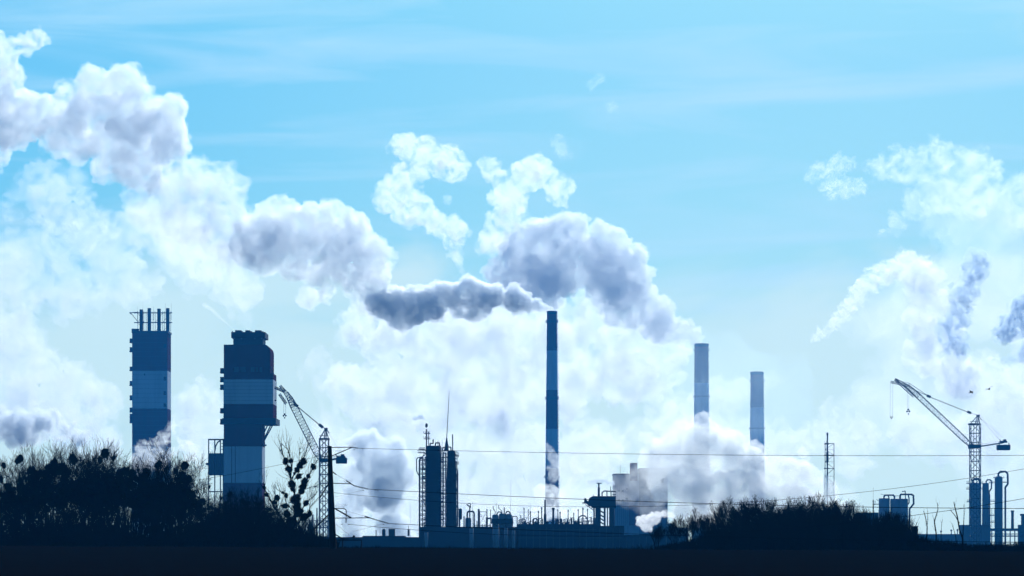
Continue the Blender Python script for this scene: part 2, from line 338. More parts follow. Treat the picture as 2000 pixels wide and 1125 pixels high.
# ------------------------------------------------------------------ cranes
def crane(label, Y, q, mast, mtop, apex, slew, foot, head, tip, wj, knot, block, cw, mach, flyjib, hooks, stays, mtopw=1):
    t = thing('tower_crane', label, 'crane', P(mast, 1083, Y), 'luffing tower cranes'); s = K*Y
    w_ = q*s
    m = MB(); A = P(mast, 1083, Y); B = P(mast, mtop, Y); n = int((B.z-A.z)/w_*1.05); m.lattice(A, B, w_, w_, n, .3, rb=.2)
    for a in (-2.6, 2.6): m.tube(P(mast+a, 1083, Y), P(mast+a, mtop, Y), .22, n=4)
    m.build('mast', 'steel', t)
    m = MB(); h = q/2
    m.pbox(mast-h-1, mtop-1.5, mast+h+1, mtop+1.5, Y-w_*.6, w_*1.2)
    for a in (-h, h):
        for dd in (-.5, .5): m.tube(P(mast+a, mtop, Y+dd*w_), P(apex[0], apex[1], Y), .3, n=4)
    m.tube(P(mast, mtop, Y), P(apex[0], apex[1], Y), .35, n=4); m.tube(P(mast+h*.4, mtop, Y), P(apex[0]+2, apex[1]+1, Y), .35, n=4)
    m.tube(P(apex[0]-3, apex[1]+1, Y), P(apex[0]+4, apex[1], Y), .5, n=5); m.tube(P(apex[0]+2, apex[1]+2, Y), P(apex[0]+7, apex[1]+9, Y), .3, n=4)
    m.tube(P(mast-h, (mtop+apex[1])/2+4, Y), P(mast+h*.9, (mtop+apex[1])/2+4, Y), .25, n=4)
    m.build('tower_head', 'steel', t)
    m = MB(); m.prism([(mast-h-1.5, slew-3), (mast+h+3, slew-3), (mast+h, slew+4), (mast-h, slew+5)], Y-w_*.62, w_*1.24); m.build('slewing_ring', 'dark_steel', t)
    m = MB(); F = P(*foot, Y); H = P(*head, Y); T = P(*tip, Y); m.lattice(F, F.lerp(H, .12), w_*.35, wj*s, 2, .22); m.lattice(F.lerp(H, .12), F.lerp(H, .85), wj*s, wj*s, 15, .2, rb=.08); m.lattice(F.lerp(H, .85), H, wj*s, wj*s*.7, 4, .26, rb=.12); m.lattice(H, T, wj*s*.7, .8, 6, .2, rb=.1)
    m.build('jib', 'steel', t)
    m = MB()
    for a, b in flyjib: m.lattice(P(*a, Y), P(*b, Y), 1.1, 1.1, 8, .17)
    m.build('fly_jib', 'steel', t)
    m = MB()
    for k in (-1, 1):
        m.tube(P(*knot, Y+k), P(*block, Y+k), .16, n=3); m.tube(P(knot[0], knot[1]+1.2, Y+k), P(block[0], block[1]+1.2, Y+k), .1, n=3); m.tube(P(*block, Y+k), P(*apex, Y), .16, n=3); m.tube(P(*head, Y+k), P(*knot, Y+k), .22, n=4)
        m.tube(P(head[0]-1, head[1]-9, Y+k), P(*knot, Y+k), .2, n=4); m.tube(P(head[0]-1, head[1]-9, Y+k), P(head[0]+2, head[1]+2, Y+k), .2, n=4); m.tube(P(head[0]-1, head[1]-9, Y+k), P(tip[0], tip[1]+2, Y), .12, n=3)
    for a, b in stays: m.tube(P(*a, Y), P(*b, Y), .07, n=3)
    m.build('pendant_ropes', 'steel', t)
    m = MB()
    for c0 in (knot, block):
        d = (P(*block, Y)-P(*knot, Y)).normalized(); m.tube(P(*c0, Y)-d*1.2, P(*c0, Y)+d*1.2, .75, n=6)
    m.each('pulley_block', 'dark_steel', t)
    m = MB(); a, b = mach; ctr = P(mast+h, slew+1, Y); e = P((a[0]+b[0])/2, b[1], Y); m.tube(ctr, e, .55, n=4)
    m.tube(ctr+Vector((0, 2, 0)), e+Vector((0, 2, 0)), .55, n=4)
    for i in range(9): q0 = ctr.lerp(e, i/9); m.tube(q0, q0+Vector((0, 0, 1.3)), .07, n=3)
    m.tube(ctr+Vector((0, 0, 1.3)), e+Vector((0, 0, 1.3)), .07, n=3); m.build('counter_jib', 'steel', t)
    m = MB(); m.pbox(a[0], (a[1]+b[1])/2, b[0], b[1], Y-1.5, 4); m.pbox((a[0]+b[0])/2, a[1], b[0]-2, b[1], Y-1, 3); m.tube(P(a[0]-2, b[1]-7, Y), P(a[0]+2, b[1], Y), .3, n=4); m.build('winch_house', 'dark_steel', t)
    m = MB(); m.pbox(cw[0], cw[1], cw[2], cw[3], Y-2.2, 5); m.tube(P(cw[0]+3, cw[1], Y), P(cw[0]+3, mach[1][1], Y), .3, n=4); m.tube(P(cw[2]-3, cw[1], Y), P(cw[2]-3, mach[1][1], Y), .3, n=4); m.build('counterweight', 'dark_steel', t)
    for ropes, hook in hooks:
        m = MB()
        for (a, b), (c_, d_) in ropes: m.tube(P(a, b, Y), P(c_, d_, Y), .07, n=3)
        hk = m.build('hoist_rope', 'cable', t)
        m = MB()
        for a, b, r in hook: m.ball(P(a, b, Y), r*s, 2)
        m.build('hook_block', 'dark_steel', hk, True)
    return t
crane('lattice tower crane with raised jib standing above the three pale bent-pipe columns', 1700, 19, 1904.5, 828, (1910, 811), 871, (1896, 870), (1776, 757), (1748, 740), 9.5, (1814, 774), (1893, 805.5),
      (1949, 868.5, 1973.5, 879), ((1954, 858), (1967.5, 864.5)), [((1748, 741), (1785, 775)), ((1740, 746), (1776, 754))],
      [([((1738.6, 748), (1738.6, 813)), ((1743.4, 748), (1743.4, 813))], [(1739.6, 814.6, 1.4), (1742.6, 814.6, 1.4), (1741, 817.5, 1.2)]),
       ([((1772.4, 762), (1772.4, 798)), ((1775.2, 764), (1775.2, 798))], [(1774, 800, 2), (1771.6, 803.6, 1.9), (1776, 803.6, 1.9), (1774, 808.6, 1.5)])],
      [((1914, 816), (1947, 853)), ((1914, 816), (1956, 852)), ((1946, 854), (1957, 853)), ((1947, 853), (1955, 862))])
crane('lattice tower crane behind the black utility pole, jib raised towards the darker striped tower', 1350, 17.5, 633, 857, (636, 837), 898, (625, 896), (565, 776), (547, 753), 13, (578, 791), (627, 832),
      (656, 894, 677, 905), ((657, 887), (674, 894)), [((546, 770), (559, 789)), ((537, 757), (556, 765))],
      [([((538, 757), (538, 781))], [(538, 782, 1.8)]),
       ([((554.2, 776), (554.2, 808)), ((558, 776), (558, 808))], [(556, 809, 2), (553.6, 812, 1.8), (558.2, 812, 1.8), (556, 816, 1.5)])],
      [((640, 843), (668, 888)), ((654, 881), (668, 880))])

# ------------------------------------------------------------------ twin process columns
Y = 1050
t = thing('process_columns', 'dark twin process columns wrapped in ladders and platforms, topped by a flare', 'refinery unit', P(855, 1078, Y))
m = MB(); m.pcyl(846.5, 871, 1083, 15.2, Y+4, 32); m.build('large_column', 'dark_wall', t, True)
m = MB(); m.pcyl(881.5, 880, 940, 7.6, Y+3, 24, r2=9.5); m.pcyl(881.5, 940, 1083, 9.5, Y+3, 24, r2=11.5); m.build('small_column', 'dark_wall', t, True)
m = MB(); m.pcyl(833, 838, 872, 1.3, Y+4, 10); m.pcyl(837, 843, 872, .7, Y+4, 8); m.build('flare_stack', 'dark_steel', t)
m = MB(); m.ball(P(833, 831, Y+4), 2.7*K*Y, 2, sc=(1, 1, 1.7)); m.build('flare_tip', 'dark_steel', t, True)
m = MB()
for r in (846.5, 857):
    m.pbox(827, r-.4, 840, r+.4, Y+2, 3)
    for a in (827.5, 831, 836, 839.5): m.tube(P(a, r, Y+2), P(a, r-5, Y+2), .07, n=3)
    m.pbox(827, r-3, 840, r-2.6, Y+2, .1)
def plat(m, a, b, r, dd=0, h=7, base=1.2):
    m.pbox(a, r-base/2, b, r+base/2, Y+dd, 4)
    n = max(2, int((b-a)/2.5))
    for i in range(n+1):
        x = a+(b-a)*i/n; m.tube(P(x, r, Y+dd), P(x, r-h, Y+dd), .09, n=3)
    m.pbox(a, r-h-.3, b, r-h+.2, Y+dd, .15); m.pbox(a, r-h*.55-.2, b, r-h*.55+.2, Y+dd, .12)
plat(m, 816.5, 830, 884, 0, 7); plat(m, 819, 830, 877, 1, 3); plat(m, 885, 896, 890, 0, 6, 2); plat(m, 888, 895.5, 906, 0, 5); plat(m, 862, 876, 880, 0, 6)
for i, r in enumerate(range(899, 1070, 9)):
    plat(m, 821+(i % 2)*1.5, 830, r, 0, 3.2, .9)
for i, r in enumerate(range(886, 1030, 8)):
    plat(m, 862, 874-(i % 3), r, 1, 3.6, .9)
for r in (930, 958, 990): plat(m, 890, 894.5, r, 1, 3)
RR = random.Random(8)
for i, r in enumerate(range(880, 1030, 7)):      # narrow walkways standing out on both sides of the large column
    e = RR.uniform(.6, 2.6); m.pbox(831.5-e, r-.5, 836, r+.4, Y-3, 2); e = RR.uniform(.6, 2.6); m.pbox(857, r+1.5, 861.5+e, r+2.4, Y-3, 2)
    e = RR.uniform(.5, 2); m.pbox(870-e, r-.4, 876, r+.5, Y-3, 2); m.pbox(888, r+2, 892.5+e, r+2.8, Y-3, 2)
for a in (830.6, 861.8, 864.5, 871.5, 892.8): m.tube(P(a, 1060, Y-2), P(a, 882+(a % 3)*4, Y-2), .14, n=4)
for i in range(90):
    r = RR.uniform(884, 1040); side = RR.choice((829, 863.5, 890))
    a = side-RR.uniform(1, 3); b = side+RR.uniform(1, 3); m.pbox(a, r-.5, b, r+.5+RR.random(), Y+RR.uniform(-1, 2), 2)
    if RR.random() < .5: m.tube(P(a+.5, r, Y), P(a+.5, r-RR.uniform(3, 8), Y), .1, n=3)
for i in range(14):
    r = 893+i*11; m.pbox(821, r-.4, 897, r+.1, Y-1.2-(i % 2)*.3, .3)
m.build('platform', 'dark_steel', t)
m = MB(); m.ppath([(819.5, 1060), (819.5, 899), (821, 895), (826, 893)], Y-1, 1.7); m.ppath([(819, 930), (813.5, 920), (813.5, 897), (816, 894), (823, 893)], Y, 1); m.ppath([(825, 1060), (825, 893), (828, 888)], Y, 1.1)
m.ppath([(890, 916), (894, 918), (894.2, 1028)], Y, 1.1); m.ppath([(889, 900), (891, 902), (891, 1028)], Y, .8)
m.ppath([(840, 872), (840, 866), (846, 866), (846, 858)], Y+2, 1.3); m.ppath([(850, 872), (851, 865), (858, 865), (859, 872)], Y+2, 1.3); m.ppath([(864, 880), (865, 874), (880, 873), (881, 880)], Y+1, 1.2); m.ppath([(866, 1028), (866, 882)], Y+1, .9); m.ppath([(870, 1028), (870, 884)], Y-1, .8)
m.build('pipework', 'dark_steel', t)
m = MB(); m.tube(P(872, 880, Y), P(872.5, 856, Y), .8, .25, 5); m.tube(P(869, 872, Y), P(872.3, 856, Y), .12, n=3); m.tube(P(876, 872, Y), P(872.6, 856, Y), .12, n=3); m.tube(P(872.4, 858, Y), P(876, 790, Y), .16, .11, 5); m.tube(P(876, 790, Y), P(877.5, 762, Y), .11, .05, 5); m.build('antenna', 'dark_steel', t)
m = MB(); m.pcyl(884, 848, 882, 1.1, Y+2, 10); m.pcyl(863.5, 858, 872, .3, Y+3, 6); m.pcyl(855.5, 861, 872, .6, Y+3, 6); m.build('vent_pipe', 'dark_steel', t)
m = MB(); m.pcyl(899, 996, 1012, 3.4, Y, 14); m.ball(P(899, 996, Y), 3.4*K*Y, 2); m.ball(P(899, 1012, Y), 3.4*K*Y, 2); m.ppath([(892, 996), (896, 994)], Y, 1.3); m.ppath([(897.5, 1012), (897.5, 1030)], Y, 1.7); m.build('knockout_drum', 'dark_steel', t, True)

# ------------------------------------------------------------------ refinery skyline in the middle
def arch(m, a, b, top, bot, Y, r, c=3):
    m.ppath([(a, bot), (a, top+c), (a+c*.7, top), (b-c*.7, top), (b, top+c), (b, bot)], Y, r, 8)
Y = 1000
t = thing('process_hall', 'long low dark hall with a row of thin vent pipes, below the tallest chimney', 'industrial building', P(1080, 1078, Y))
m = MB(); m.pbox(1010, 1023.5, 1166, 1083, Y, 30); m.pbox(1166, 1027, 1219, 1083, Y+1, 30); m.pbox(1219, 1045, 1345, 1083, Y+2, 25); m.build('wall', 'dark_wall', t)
m = MB()
for a in range(1015, 1340, 13): m.pbox(a, 1030 if a < 1215 else 1048, a+1, 1080, Y-.5, .5)
m.pbox(1010, 1034, 1165, 1035, Y-.8, .8); m.pbox(1010, 1050, 1215, 1051, Y-.8, .8)
m.build('pilaster', 'steel', t)
for a, r, q in ((1023.5, 993, .8), (1031.7, 996, .6), (1036, 1000, .9), (1051.5, 999, .8), (1058, 992, 1.), (1080.5, 993, 1.9), (1089.5, 996, .7), (1094, 1001, .9), (1109.6, 997, .8), (1120.5, 1003, .7), (1129.3, 996, .8), (1138.5, 993, 1.), (1147.5, 995, .8), (1115, 1012, .6), (1017, 1008, .5), (1154, 1012, .5)):
    m = MB(); m.pcyl(a, r, 1026, q, Y+6, 8, r2=q*1.15); m.pcyl(a, r-1.5, r+2.5, q*1.5, Y+6, 8); m.build('vent_pipe', 'dark_steel', t)
m = MB(); m.pcyl(1064.5, 976, 1006, 1.7, Y+6, 12); m.pcyl(1064.5, 1004, 1026, 2.7, Y+6, 14); m.build('vent_pipe', 'dark_steel', t, label='thickest vent stack')
m = MB()
arch(m, 1013.5, 1027, 1015, 1026, Y+3, .8, 1.5); arch(m, 1041, 1050, 1013, 1026, Y+3, 1.3); arch(m, 1070, 1078, 1019, 1026, Y+3, 1.); arch(m, 1084, 1104, 1021, 1026, Y+2, .8)
for q in range(12):
    a0, a1 = math.pi*q/11, math.pi*(q+1)/11
    m.tube(P(1138+10*math.cos(a0), 1020-13*math.sin(a0), Y+4), P(1138+10*math.cos(a1), 1020-13*math.sin(a1), Y+4), .25, n=5)
m.ppath([(1148, 1012), (1155, 1010), (1157, 1026)], Y+4, .6); m.ppath([(1131, 1026), (1131, 1014), (1147, 1013)], Y+4, .6); m.pbox(1130, 1017, 1160, 1018.5, Y+3, .5)
m.pbox(1010, 999.8, 1058, 1000.3, Y+8, .1); m.tube(P(1014, 1004, Y+8), P(1024, 1022, Y+8), .06, n=3); m.tube(P(1035, 1001, Y+8), P(1024, 1022, Y+8), .06, n=3)
RR = random.Random(21)
for i in range(60):
    a = RR.uniform(1012, 1160); r = RR.uniform(1011, 1021); w1 = RR.uniform(2, 8)
    if RR.random() < .4: arch(m, a, a+w1, r, 1026, Y+RR.uniform(2, 9), RR.uniform(.4, .8), 1.5)
    elif RR.random() < .6: m.ppath([(a, 1026), (a, r), (a+w1, r)], Y+RR.uniform(2, 9), RR.uniform(.35, .7), 6)
    else: m.pbox(a, r+3, a+w1*.6, 1026, Y+RR.uniform(2, 9), 2)
m.each('pipework', 'dark_steel', t)
for a, b in ((1105, 1112), (1043, 1049), (1120, 1127), (1066, 1072)):
    m = MB(); c0 = P((a+b)/2, 1022, Y+4); m.ball(c0, (b-a)/2*K*Y, 2, sc=(1, 1, 1.5)); m.build('ventilator', 'dark_steel', t, True)
Y = 1080
t = thing('reactor_block', 'squat block of domed reactors with looping pipes, beside the hooked vent', 'refinery unit', P(980, 1078, Y))
for a, r, q in ((967.5, 1008, 6.5), (981, 1006, 7), (994, 1007, 6.5)):
    m = MB(); m.pcyl(a, r, 1083, q, Y, 20); m.ball(P(a, r, Y), q*K*Y, 2, sc=(1, 1, .6)); m.build('reactor', 'light_vessel', t, True)
m = MB(); m.pbox(959, 1013, 1001, 1023, Y-2, 2.5); m.pbox(957, 1020, 1003, 1022, Y-3, 4)
for a in range(958, 1003, 4): m.tube(P(a, 1022, Y-3), P(a, 1016, Y-3), .08, n=3)
m.pbox(957, 1016, 1003, 1016.5, Y-3, .1); m.pbox(952, 1011, 960, 1014, Y, 2); m.build('platform', 'dark_steel', t)
m = MB(); arch(m, 971, 980, 1000, 1010, Y, 1.1); arch(m, 988, 996, 999, 1010, Y, 1.2); arch(m, 1001, 1010, 1008.5, 1030, Y, .9, 1.5)
m.ppath([(963, 988), (963.5, 994), (967, 999), (967, 1010)], Y, .8); m.ppath([(974, 986), (974.3, 993), (980, 998), (980.5, 1008)], Y, .7); m.ppath([(985, 991), (985, 1008)], Y, 1.); m.build('pipework', 'dark_steel', t)
m = MB()
for a, r in ((969.6, 978), (982.6, 986), (997.5, 937), (1035.7, 981), (923, 979)): m.tube(P(a, 1030, Y), P(a, r, Y), .1, .05, 4)
m.each('lightning_rod', 'dark_steel', t)
t = thing('vent_unit', 'small unit with a hooked vent and arched pipe beside the twin columns', 'refinery unit', P(917, 1078, Y))
m = MB(); m.ppath([(911.5, 985), (914, 987.5), (917.5, 989), (917.5, 1030)], Y, 1.2); m.ppath([(914, 984.5), (917, 983), (919, 985), (919, 992)], Y, .8); m.build('hooked_pipe', 'dark_steel', t)
m = MB(); arch(m, 912.5, 926, 999, 1083, Y-1, 1.6, 3); m.build('arched_pipe', 'dark_steel', t)
m = MB(); m.pcyl(914.5, 1013, 1083, 6, Y, 18); m.ball(P(914.5, 1013, Y), 6*K*Y, 2, sc=(1, 1, .4)); m.pbox(905, 1008, 907.5, 1030, Y, 2); m.build('vessel', 'light_vessel', t, True)
t = thing('pipe_rack', 'open pipe rack with two slim stacks between hooked vent and domed reactors', 'pipe rack', P(943, 1078, Y))
m = MB()
for a, b, r in ((925, 962, 1026), (925, 962, 1029), (926, 961, 1034)): m.pbox(a, r-.6, b, r+.6, Y, 1)
for a in range(927, 962, 5): m.tube(P(a, 1083, Y+.5), P(a, 1024, Y+.5), .22, n=4)
m.pbox(935, 999, 951, 1000, Y+1, .2); m.tube(P(936, 1000, Y+1), P(950, 1024, Y+1), .07, n=3); m.tube(P(950, 1000, Y+1), P(937, 1024, Y+1), .07, n=3); m.tube(P(935, 1010, Y+1), P(951, 1005, Y+1), .06, n=3)
m.build('rack_frame', 'dark_steel', t)
m = MB(); m.pcyl(935, 994, 1083, 1.9, Y, 12); m.pcyl(936.5, 998, 1083, 1.2, Y, 10); m.build('vent_pipe', 'dark_steel', t)
m = MB(); m.pcyl(951, 994, 1012, 1., Y, 10); m.pcyl(951, 1010, 1083, 2.2, Y, 12); m.pcyl(958, 995, 1083, .7, Y, 8); m.pcyl(931.5, 1018, 1083, .9, Y, 8); m.build('vent_pipe', 'dark_steel', t)
t = thing('boundary_building', 'low blue hall with rooftop boxes between utility pole and twin process columns', 'industrial building', P(740, 1078, 980))
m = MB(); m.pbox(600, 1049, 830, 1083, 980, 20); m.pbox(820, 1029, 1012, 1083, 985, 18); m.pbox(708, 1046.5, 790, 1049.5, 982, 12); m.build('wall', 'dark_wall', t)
m = MB(); m.pbox(746, 1036, 752.5, 1050, 984, 2)
m.prism([(746, 1036), (752.5, 1036), (751, 1033), (747.5, 1033)], 984, 2); m.build('ventilator', 'steel', t)
MB().pbox(759, 1033, 771, 1047, 984, 3).build('ventilator', 'steel', t)
m = MB(); m.pcyl(734.5, 1035, 1049, .9, 984); m.pcyl(742, 1035, 1049, .2, 984, 5); m.pbox(796, 1034, 800, 1047, 986, 1); m.pcyl(798, 1026, 1036, .5, 986, 6); m.pcyl(801.5, 985, 1049, .18, 990, 5); m.each('rooftop_mast', 'steel', t)
for a, b, r in ((829, 836, 1040), (917, 925, 1032), (962, 975, 1030), (985, 992, 1031), (1000, 1006, 1036), (1012, 1017, 1040)):
    if a < 1010:
        m = MB(); m.pcyl((a+b)/2, r, 1083, (b-a)/2, 978, 16); m.build('light_tank', 'light_vessel', t, True)

# reactor tower with legs, left of the hazy building
Y = 1150
t = thing('elevated_reactor', 'domed reactor raised on thick columns with a capped stack, against the hazy tall building', 'refinery unit', P(1175, 1078, Y))
m = MB(); m.prism([(1150, 988), (1150, 977), (1152, 972), (1157, 969), (1203, 969), (1203, 988)], Y, 9); m.pbox(1156, 988, 1203, 992, Y+1, 7); m.build('reactor_body', 'dark_wall', t)
for a, q in ((1168, 5.4), (1195, 5.5)): m = MB(); m.pcyl(a, 990, 1083, q, Y+4, 18); m.build('leg', 'dark_wall', t, True)
m = MB(); m.pcyl(1160.3, 985, 1083, 1.5, Y+2, 8); m.pcyl(1181, 990, 1083, 2, Y+2, 8); m.pcyl(1186.5, 990, 1083, 1.2, Y+5, 8)
for r in (998, 1006, 1013, 1020): m.tube(P(1173, r, Y+2), P(1180, r+4, Y+2), .3, n=5)
m.build('pipework', 'dark_steel', t)
m = MB(); m.pcyl(1169.5, 944, 958, 1.5, Y+3, 10); m.pcyl(1169.5, 952, 970, 2.3, Y+3, 12); m.pbox(1165.5, 943, 1175.5, 944.6, Y+2, 1.5); m.build('capped_stack', 'dark_steel', t)
m = MB(); m.ppath([(1176, 969), (1176, 962), (1180, 959), (1203, 960)], Y+2, 1.2)
for a in (1185.5, 1193.5): m.pcyl(a, 960, 970, 1., Y+2, 8)
m.pcyl(1192.6, 950, 961, .6, Y+3, 6); m.pcyl(1159, 965, 972, .5, Y+3, 6); m.ppath([(1196, 966), (1203, 966)], Y+2, .8); m.build('ring_pipe', 'dark_steel', t)
m = MB(); m.pbox(1141, 973, 1145, 981, Y+2, 2); m.pbox(1137.5, 981, 1147, 983.5, Y+2, 2); m.prism([(1144, 975), (1150, 980), (1152, 986), (1145, 984)], Y+2, 2); m.tube(P(1143, 985, Y+2), P(1160, 997, Y+2), .2, n=4); m.tube(P(1147, 985, Y+2), P(1158, 990, Y+2), .2, n=4); m.build('hoist_arm', 'dark_steel', t)

# hazy building with a red stair shaft
Y = 1900
t = thing('production_building', 'tall hazy production building with a dark red stack, half lost in steam', 'industrial building', P(1245, 1078, Y))
m = MB(); m.pbox(1199, 926, 1228, 1083, Y, 25, 0); m.pbox(1228, 926, 1248, 1083, Y-2, 26, 0); m.pbox(1248, 915, 1304, 1083, Y+1, 40, 1); m.build('wall', ['light_panel', 'concrete'], t)
m = MB(); m.pbox(1198, 925, 1229.5, 927.5, Y-.6, 26); m.pbox(1249, 914, 1306, 916, Y, 41); m.build('roof_edge', 'steel', t)
m = MB(); m.pbox(1231, 904, 1245, 939, Y-4, 8); m.build('stair_shaft', 'red_paint', t); m = MB(); m.pbox(1229, 987, 1249.5, 1026, Y-5, 3); m.build('loading_bay', 'red_paint', t)
m = MB()
for a in range(1202, 1228, 4): m.pbox(a, 945, a+.5, 1080, Y-.3, .3)
for a in range(1252, 1303, 4): m.pbox(a, 940, a+.6, 1080, Y+.7, .3)
m.build('cladding_rib', 'concrete', t)
for a, r in ((1206, 957), (1214, 957), (1222, 953), (1206, 975), (1214, 975), (1222, 972), (1252, 950), (1262, 950), (1272, 950), (1282, 950), (1292, 950)):
    m = MB(); m.pbox(a, r, a+5, r+4, Y-.8 if a < 1240 else Y+.4, .3); m.build('window', 'window_glass', t)
m = MB()
for a, r in ((1211.5, 908), (1226, 921)): m.tube(P(a, 926, Y), P(a, r, Y), .12, n=4)
m.each('lightning_rod', 'steel', t)
Y = 1350
t = thing('pump_house', 'small stepped pump house with a round tank behind the thin shrubs', 'industrial building', P(1300, 1078, Y))
m = MB(); m.pbox(1277, 1037, 1330, 1083, Y, 8); m.pbox(1288, 1016, 1294, 1037, Y, 5); m.pbox(1292, 1022, 1315, 1037, Y+2, 5); m.pbox(1315, 1030, 1345, 1083, Y+3, 9); m.pbox(1279, 1033, 1288, 1037, Y, 4); m.build('wall', 'concrete', t)
m = MB(); c0 = P(1305, 1026, Y); m.tube(c0, c0+Vector((0, 3, 0)), 3*K*Y, 3*K*Y, 20); m.build('round_tank', 'white_paint', t, True)
m = MB(); m.pcyl(1286, 1010, 1033, .3, Y, 5); m.pcyl(1316, 1010, 1030, .4, Y, 5); m.build('vent_pipe', 'steel', t)
Y = 2300
t = thing('silo', 'pale rounded silo seen dimly through the steam bank', 'silo', P(1365, 1078, Y))
m = MB(); m.pcyl(1365, 940, 1083, 13.5, Y, 32); m.build('shell', 'concrete', t, True)
m = MB(); m.ball(P(1365, 940, Y), 13.5*K*Y, 3, sc=(1, 1, .3)); m.build('roof', 'steel', t, True)

# lattice flare tower
Y = 1500
t = thing('flare_tower', 'slim flare stack held in an open lattice frame above the steam bank', 'flare tower', P(1620, 1078, Y))
m = MB(); m.pcyl(1616, 846, 1083, 1.35, Y, 12); m.pcyl(1616, 883, 903, 2.4, Y, 12); m.pcyl(1616, 845, 850, 1.8, Y, 12); m.build('flare_stack', 'dark_steel', t)
m = MB()
rows = [866, 878, 889, 902, 915, 930, 945, 962, 980, 1000, 1020, 1040, 1060, 1083]
for i, (a, b) in enumerate(zip(rows, rows[1:])):
    w0 = 8.6+.004*(a-866); 
    for dd in (0, 5):
        for sx in (-1, 1): m.tube(P(1620.2+sx*w0, a, Y+dd), P(1620.2+sx*w0, b, Y+dd), .24, n=4)
        m.tube(P(1620.2-w0, a, Y+dd), P(1620.2+w0, a, Y+dd), .22 if i % 2 == 0 else .1, n=4)
        s = 1 if i % 2 else -1; m.tube(P(1620.2-s*w0, a, Y+dd), P(1620.2+s*w0, b, Y+dd), .14, n=4)
m.build('lattice_frame', 'steel', t)
m = MB()
for r in (867, 889, 915): m.pbox(1610.5, r-.8, 1620, r+.8, Y-1, 3)
for a in (1611, 1614): m.tube(P(a, 866, Y-1), P(a, 861, Y-1), .1, n=3)
m.build('platform', 'steel', t)

# vessel block on the right
Y = 1500
t = thing('vessel_block', 'blue vessel block crowned with looping pipes, at the end of the dark wood', 'refinery unit', P(1745, 1078, Y))
m = MB(); m.pcyl(1727, 974, 1083, 10.8, Y+2, 24); m.ball(P(1727, 974, Y+2), 10.8*K*Y, 2, sc=(1, 1, .15)); m.build('vessel', 'light_vessel', t, True)
m = MB(); m.pcyl(1750, 975, 1083, 11.5, Y+2, 24); m.ball(P(1750, 975, Y+2), 11.5*K*Y, 2, sc=(1, 1, .15)); m.build('vessel', 'light_vessel', t, True)
m = MB(); m.pcyl(1765, 975, 1083, 8.5, Y, 24); m.ball(P(1765, 975, Y), 8.5*K*Y, 2, sc=(1, 1, .2)); m.build('vessel', 'light_vessel', t, True)
m = MB(); arch(m, 1726.5, 1747, 967, 977, Y, 1.6, 3); m.ppath([(1735, 968), (1737, 977)], Y, 1.2); m.ppath([(1720, 965), (1729, 967)], Y, .4); m.ppath([(1747, 968.5), (1758, 968.5)], Y, .6)
m.ppath([(1758, 977), (1758, 968), (1760, 965.5), (1780, 965.5), (1784, 968), (1784.5, 984), (1776.5, 994), (1776, 1083)], Y, 1.8); m.ppath([(1761.5, 960), (1765, 959.5), (1768, 959), (1768.5, 976)], Y, .9); m.ppath([(1774, 967), (1775.5, 973), (1775.5, 982), (1770, 989)], Y, 1.2)
m.build('pipework', 'steel', t)
m = MB(); m.pbox(1708, 984, 1717, 985.3, Y, 2); m.tube(P(1709, 985, Y), P(1709, 978, Y), .15, n=4); m.tube(P(1712, 975, Y), P(1717, 979, Y), .15, n=4); m.build('platform', 'steel', t)
MB().pbox(1675, 1001, 1716, 1083, Y+3, 10).build('annex', 'dark_wall', t)

# three pale columns under the right crane
Y = 1800
t = thing('distillation_columns', 'three pale blue columns of unequal height with bent overhead pipes', 'refinery unit', P(1925, 1078, Y))
for a, q, r, q2 in ((1904, 10.8, 946, 11.8), (1925, 6.3, 945, 7.6), (1950.5, 7.6, 933, 8)):
    m = MB(); m.pcyl(a, r, 1083, q, Y, 28, r2=q2); m.ball(P(a, r, Y), q*K*Y, 2, sc=(1, 1, .4)); m.build('column', 'light_vessel', t, True)
m = MB(); arch(m, 1900, 1914.5, 935, 955, Y-1, 1.9, 4); m.ppath([(1926, 943), (1926, 940), (1929, 937), (1934, 937), (1936.5, 940), (1936.5, 954), (1932, 960), (1932, 985)], Y, 1.4)
m.ppath([(1950, 933), (1950, 925), (1954, 921), (1964, 921), (1968, 925), (1968.5, 945), (1963.5, 952), (1963.5, 1083)], Y, 1.9); m.ppath([(1933, 965), (1933.5, 1083)], Y, 1.2); m.build('overhead_pipe', 'steel', t, True)
m = MB()
def plat2(a, b, r, h=4):
    m.pbox(a, r-.6, b, r+.6, Y-1, 3)
    for i in range(4): x = a+(b-a)*i/3; m.tube(P(x, r, Y-1), P(x, r-h, Y-1), .12, n=3)
    m.pbox(a, r-h-.2, b, r-h+.2, Y-1, .15)
plat2(1888.5, 1894, 944); plat2(1888, 1894, 955); plat2(1889, 1894, 980); plat2(1941.5, 1961, 933, 3); plat2(1958, 1968, 942, 2); plat2(1932, 1943, 943, 3); plat2(1914, 1920, 943.5, 3); plat2(1914, 1921, 955, 3); plat2(1932, 1944, 979, 3); plat2(1935, 1943, 1007, 3); plat2(1936, 1943, 1020, 3)
for a in (1937, 1942.6): m.tube(P(a, 1030, Y-1), P(a, 993, Y-1), .15, n=4)
for r in range(945, 1083, 5): m.pbox(1893, r-.15, 1915, r+.15, Y-3.4, .1) if r % 3 == 0 else None
m.build('platform', 'steel', t)
t = thing('pump_deck', 'low pump building and raised deck at the foot of the three pale columns', 'industrial building', P(1940, 1078, Y-8))
m = MB(); m.pbox(1879, 1025, 1935, 1083, Y-16, 12); m.pbox(1795, 1043, 1880, 1083, Y-14, 12); m.build('wall', 'concrete', t)
m = MB(); m.pbox(1935, 1032, 2040, 1037, Y-14, 8)
for a in range(1937, 2040, 9): m.tube(P(a, 1083, Y-12), P(a, 1037, Y-12), .35, n=5)
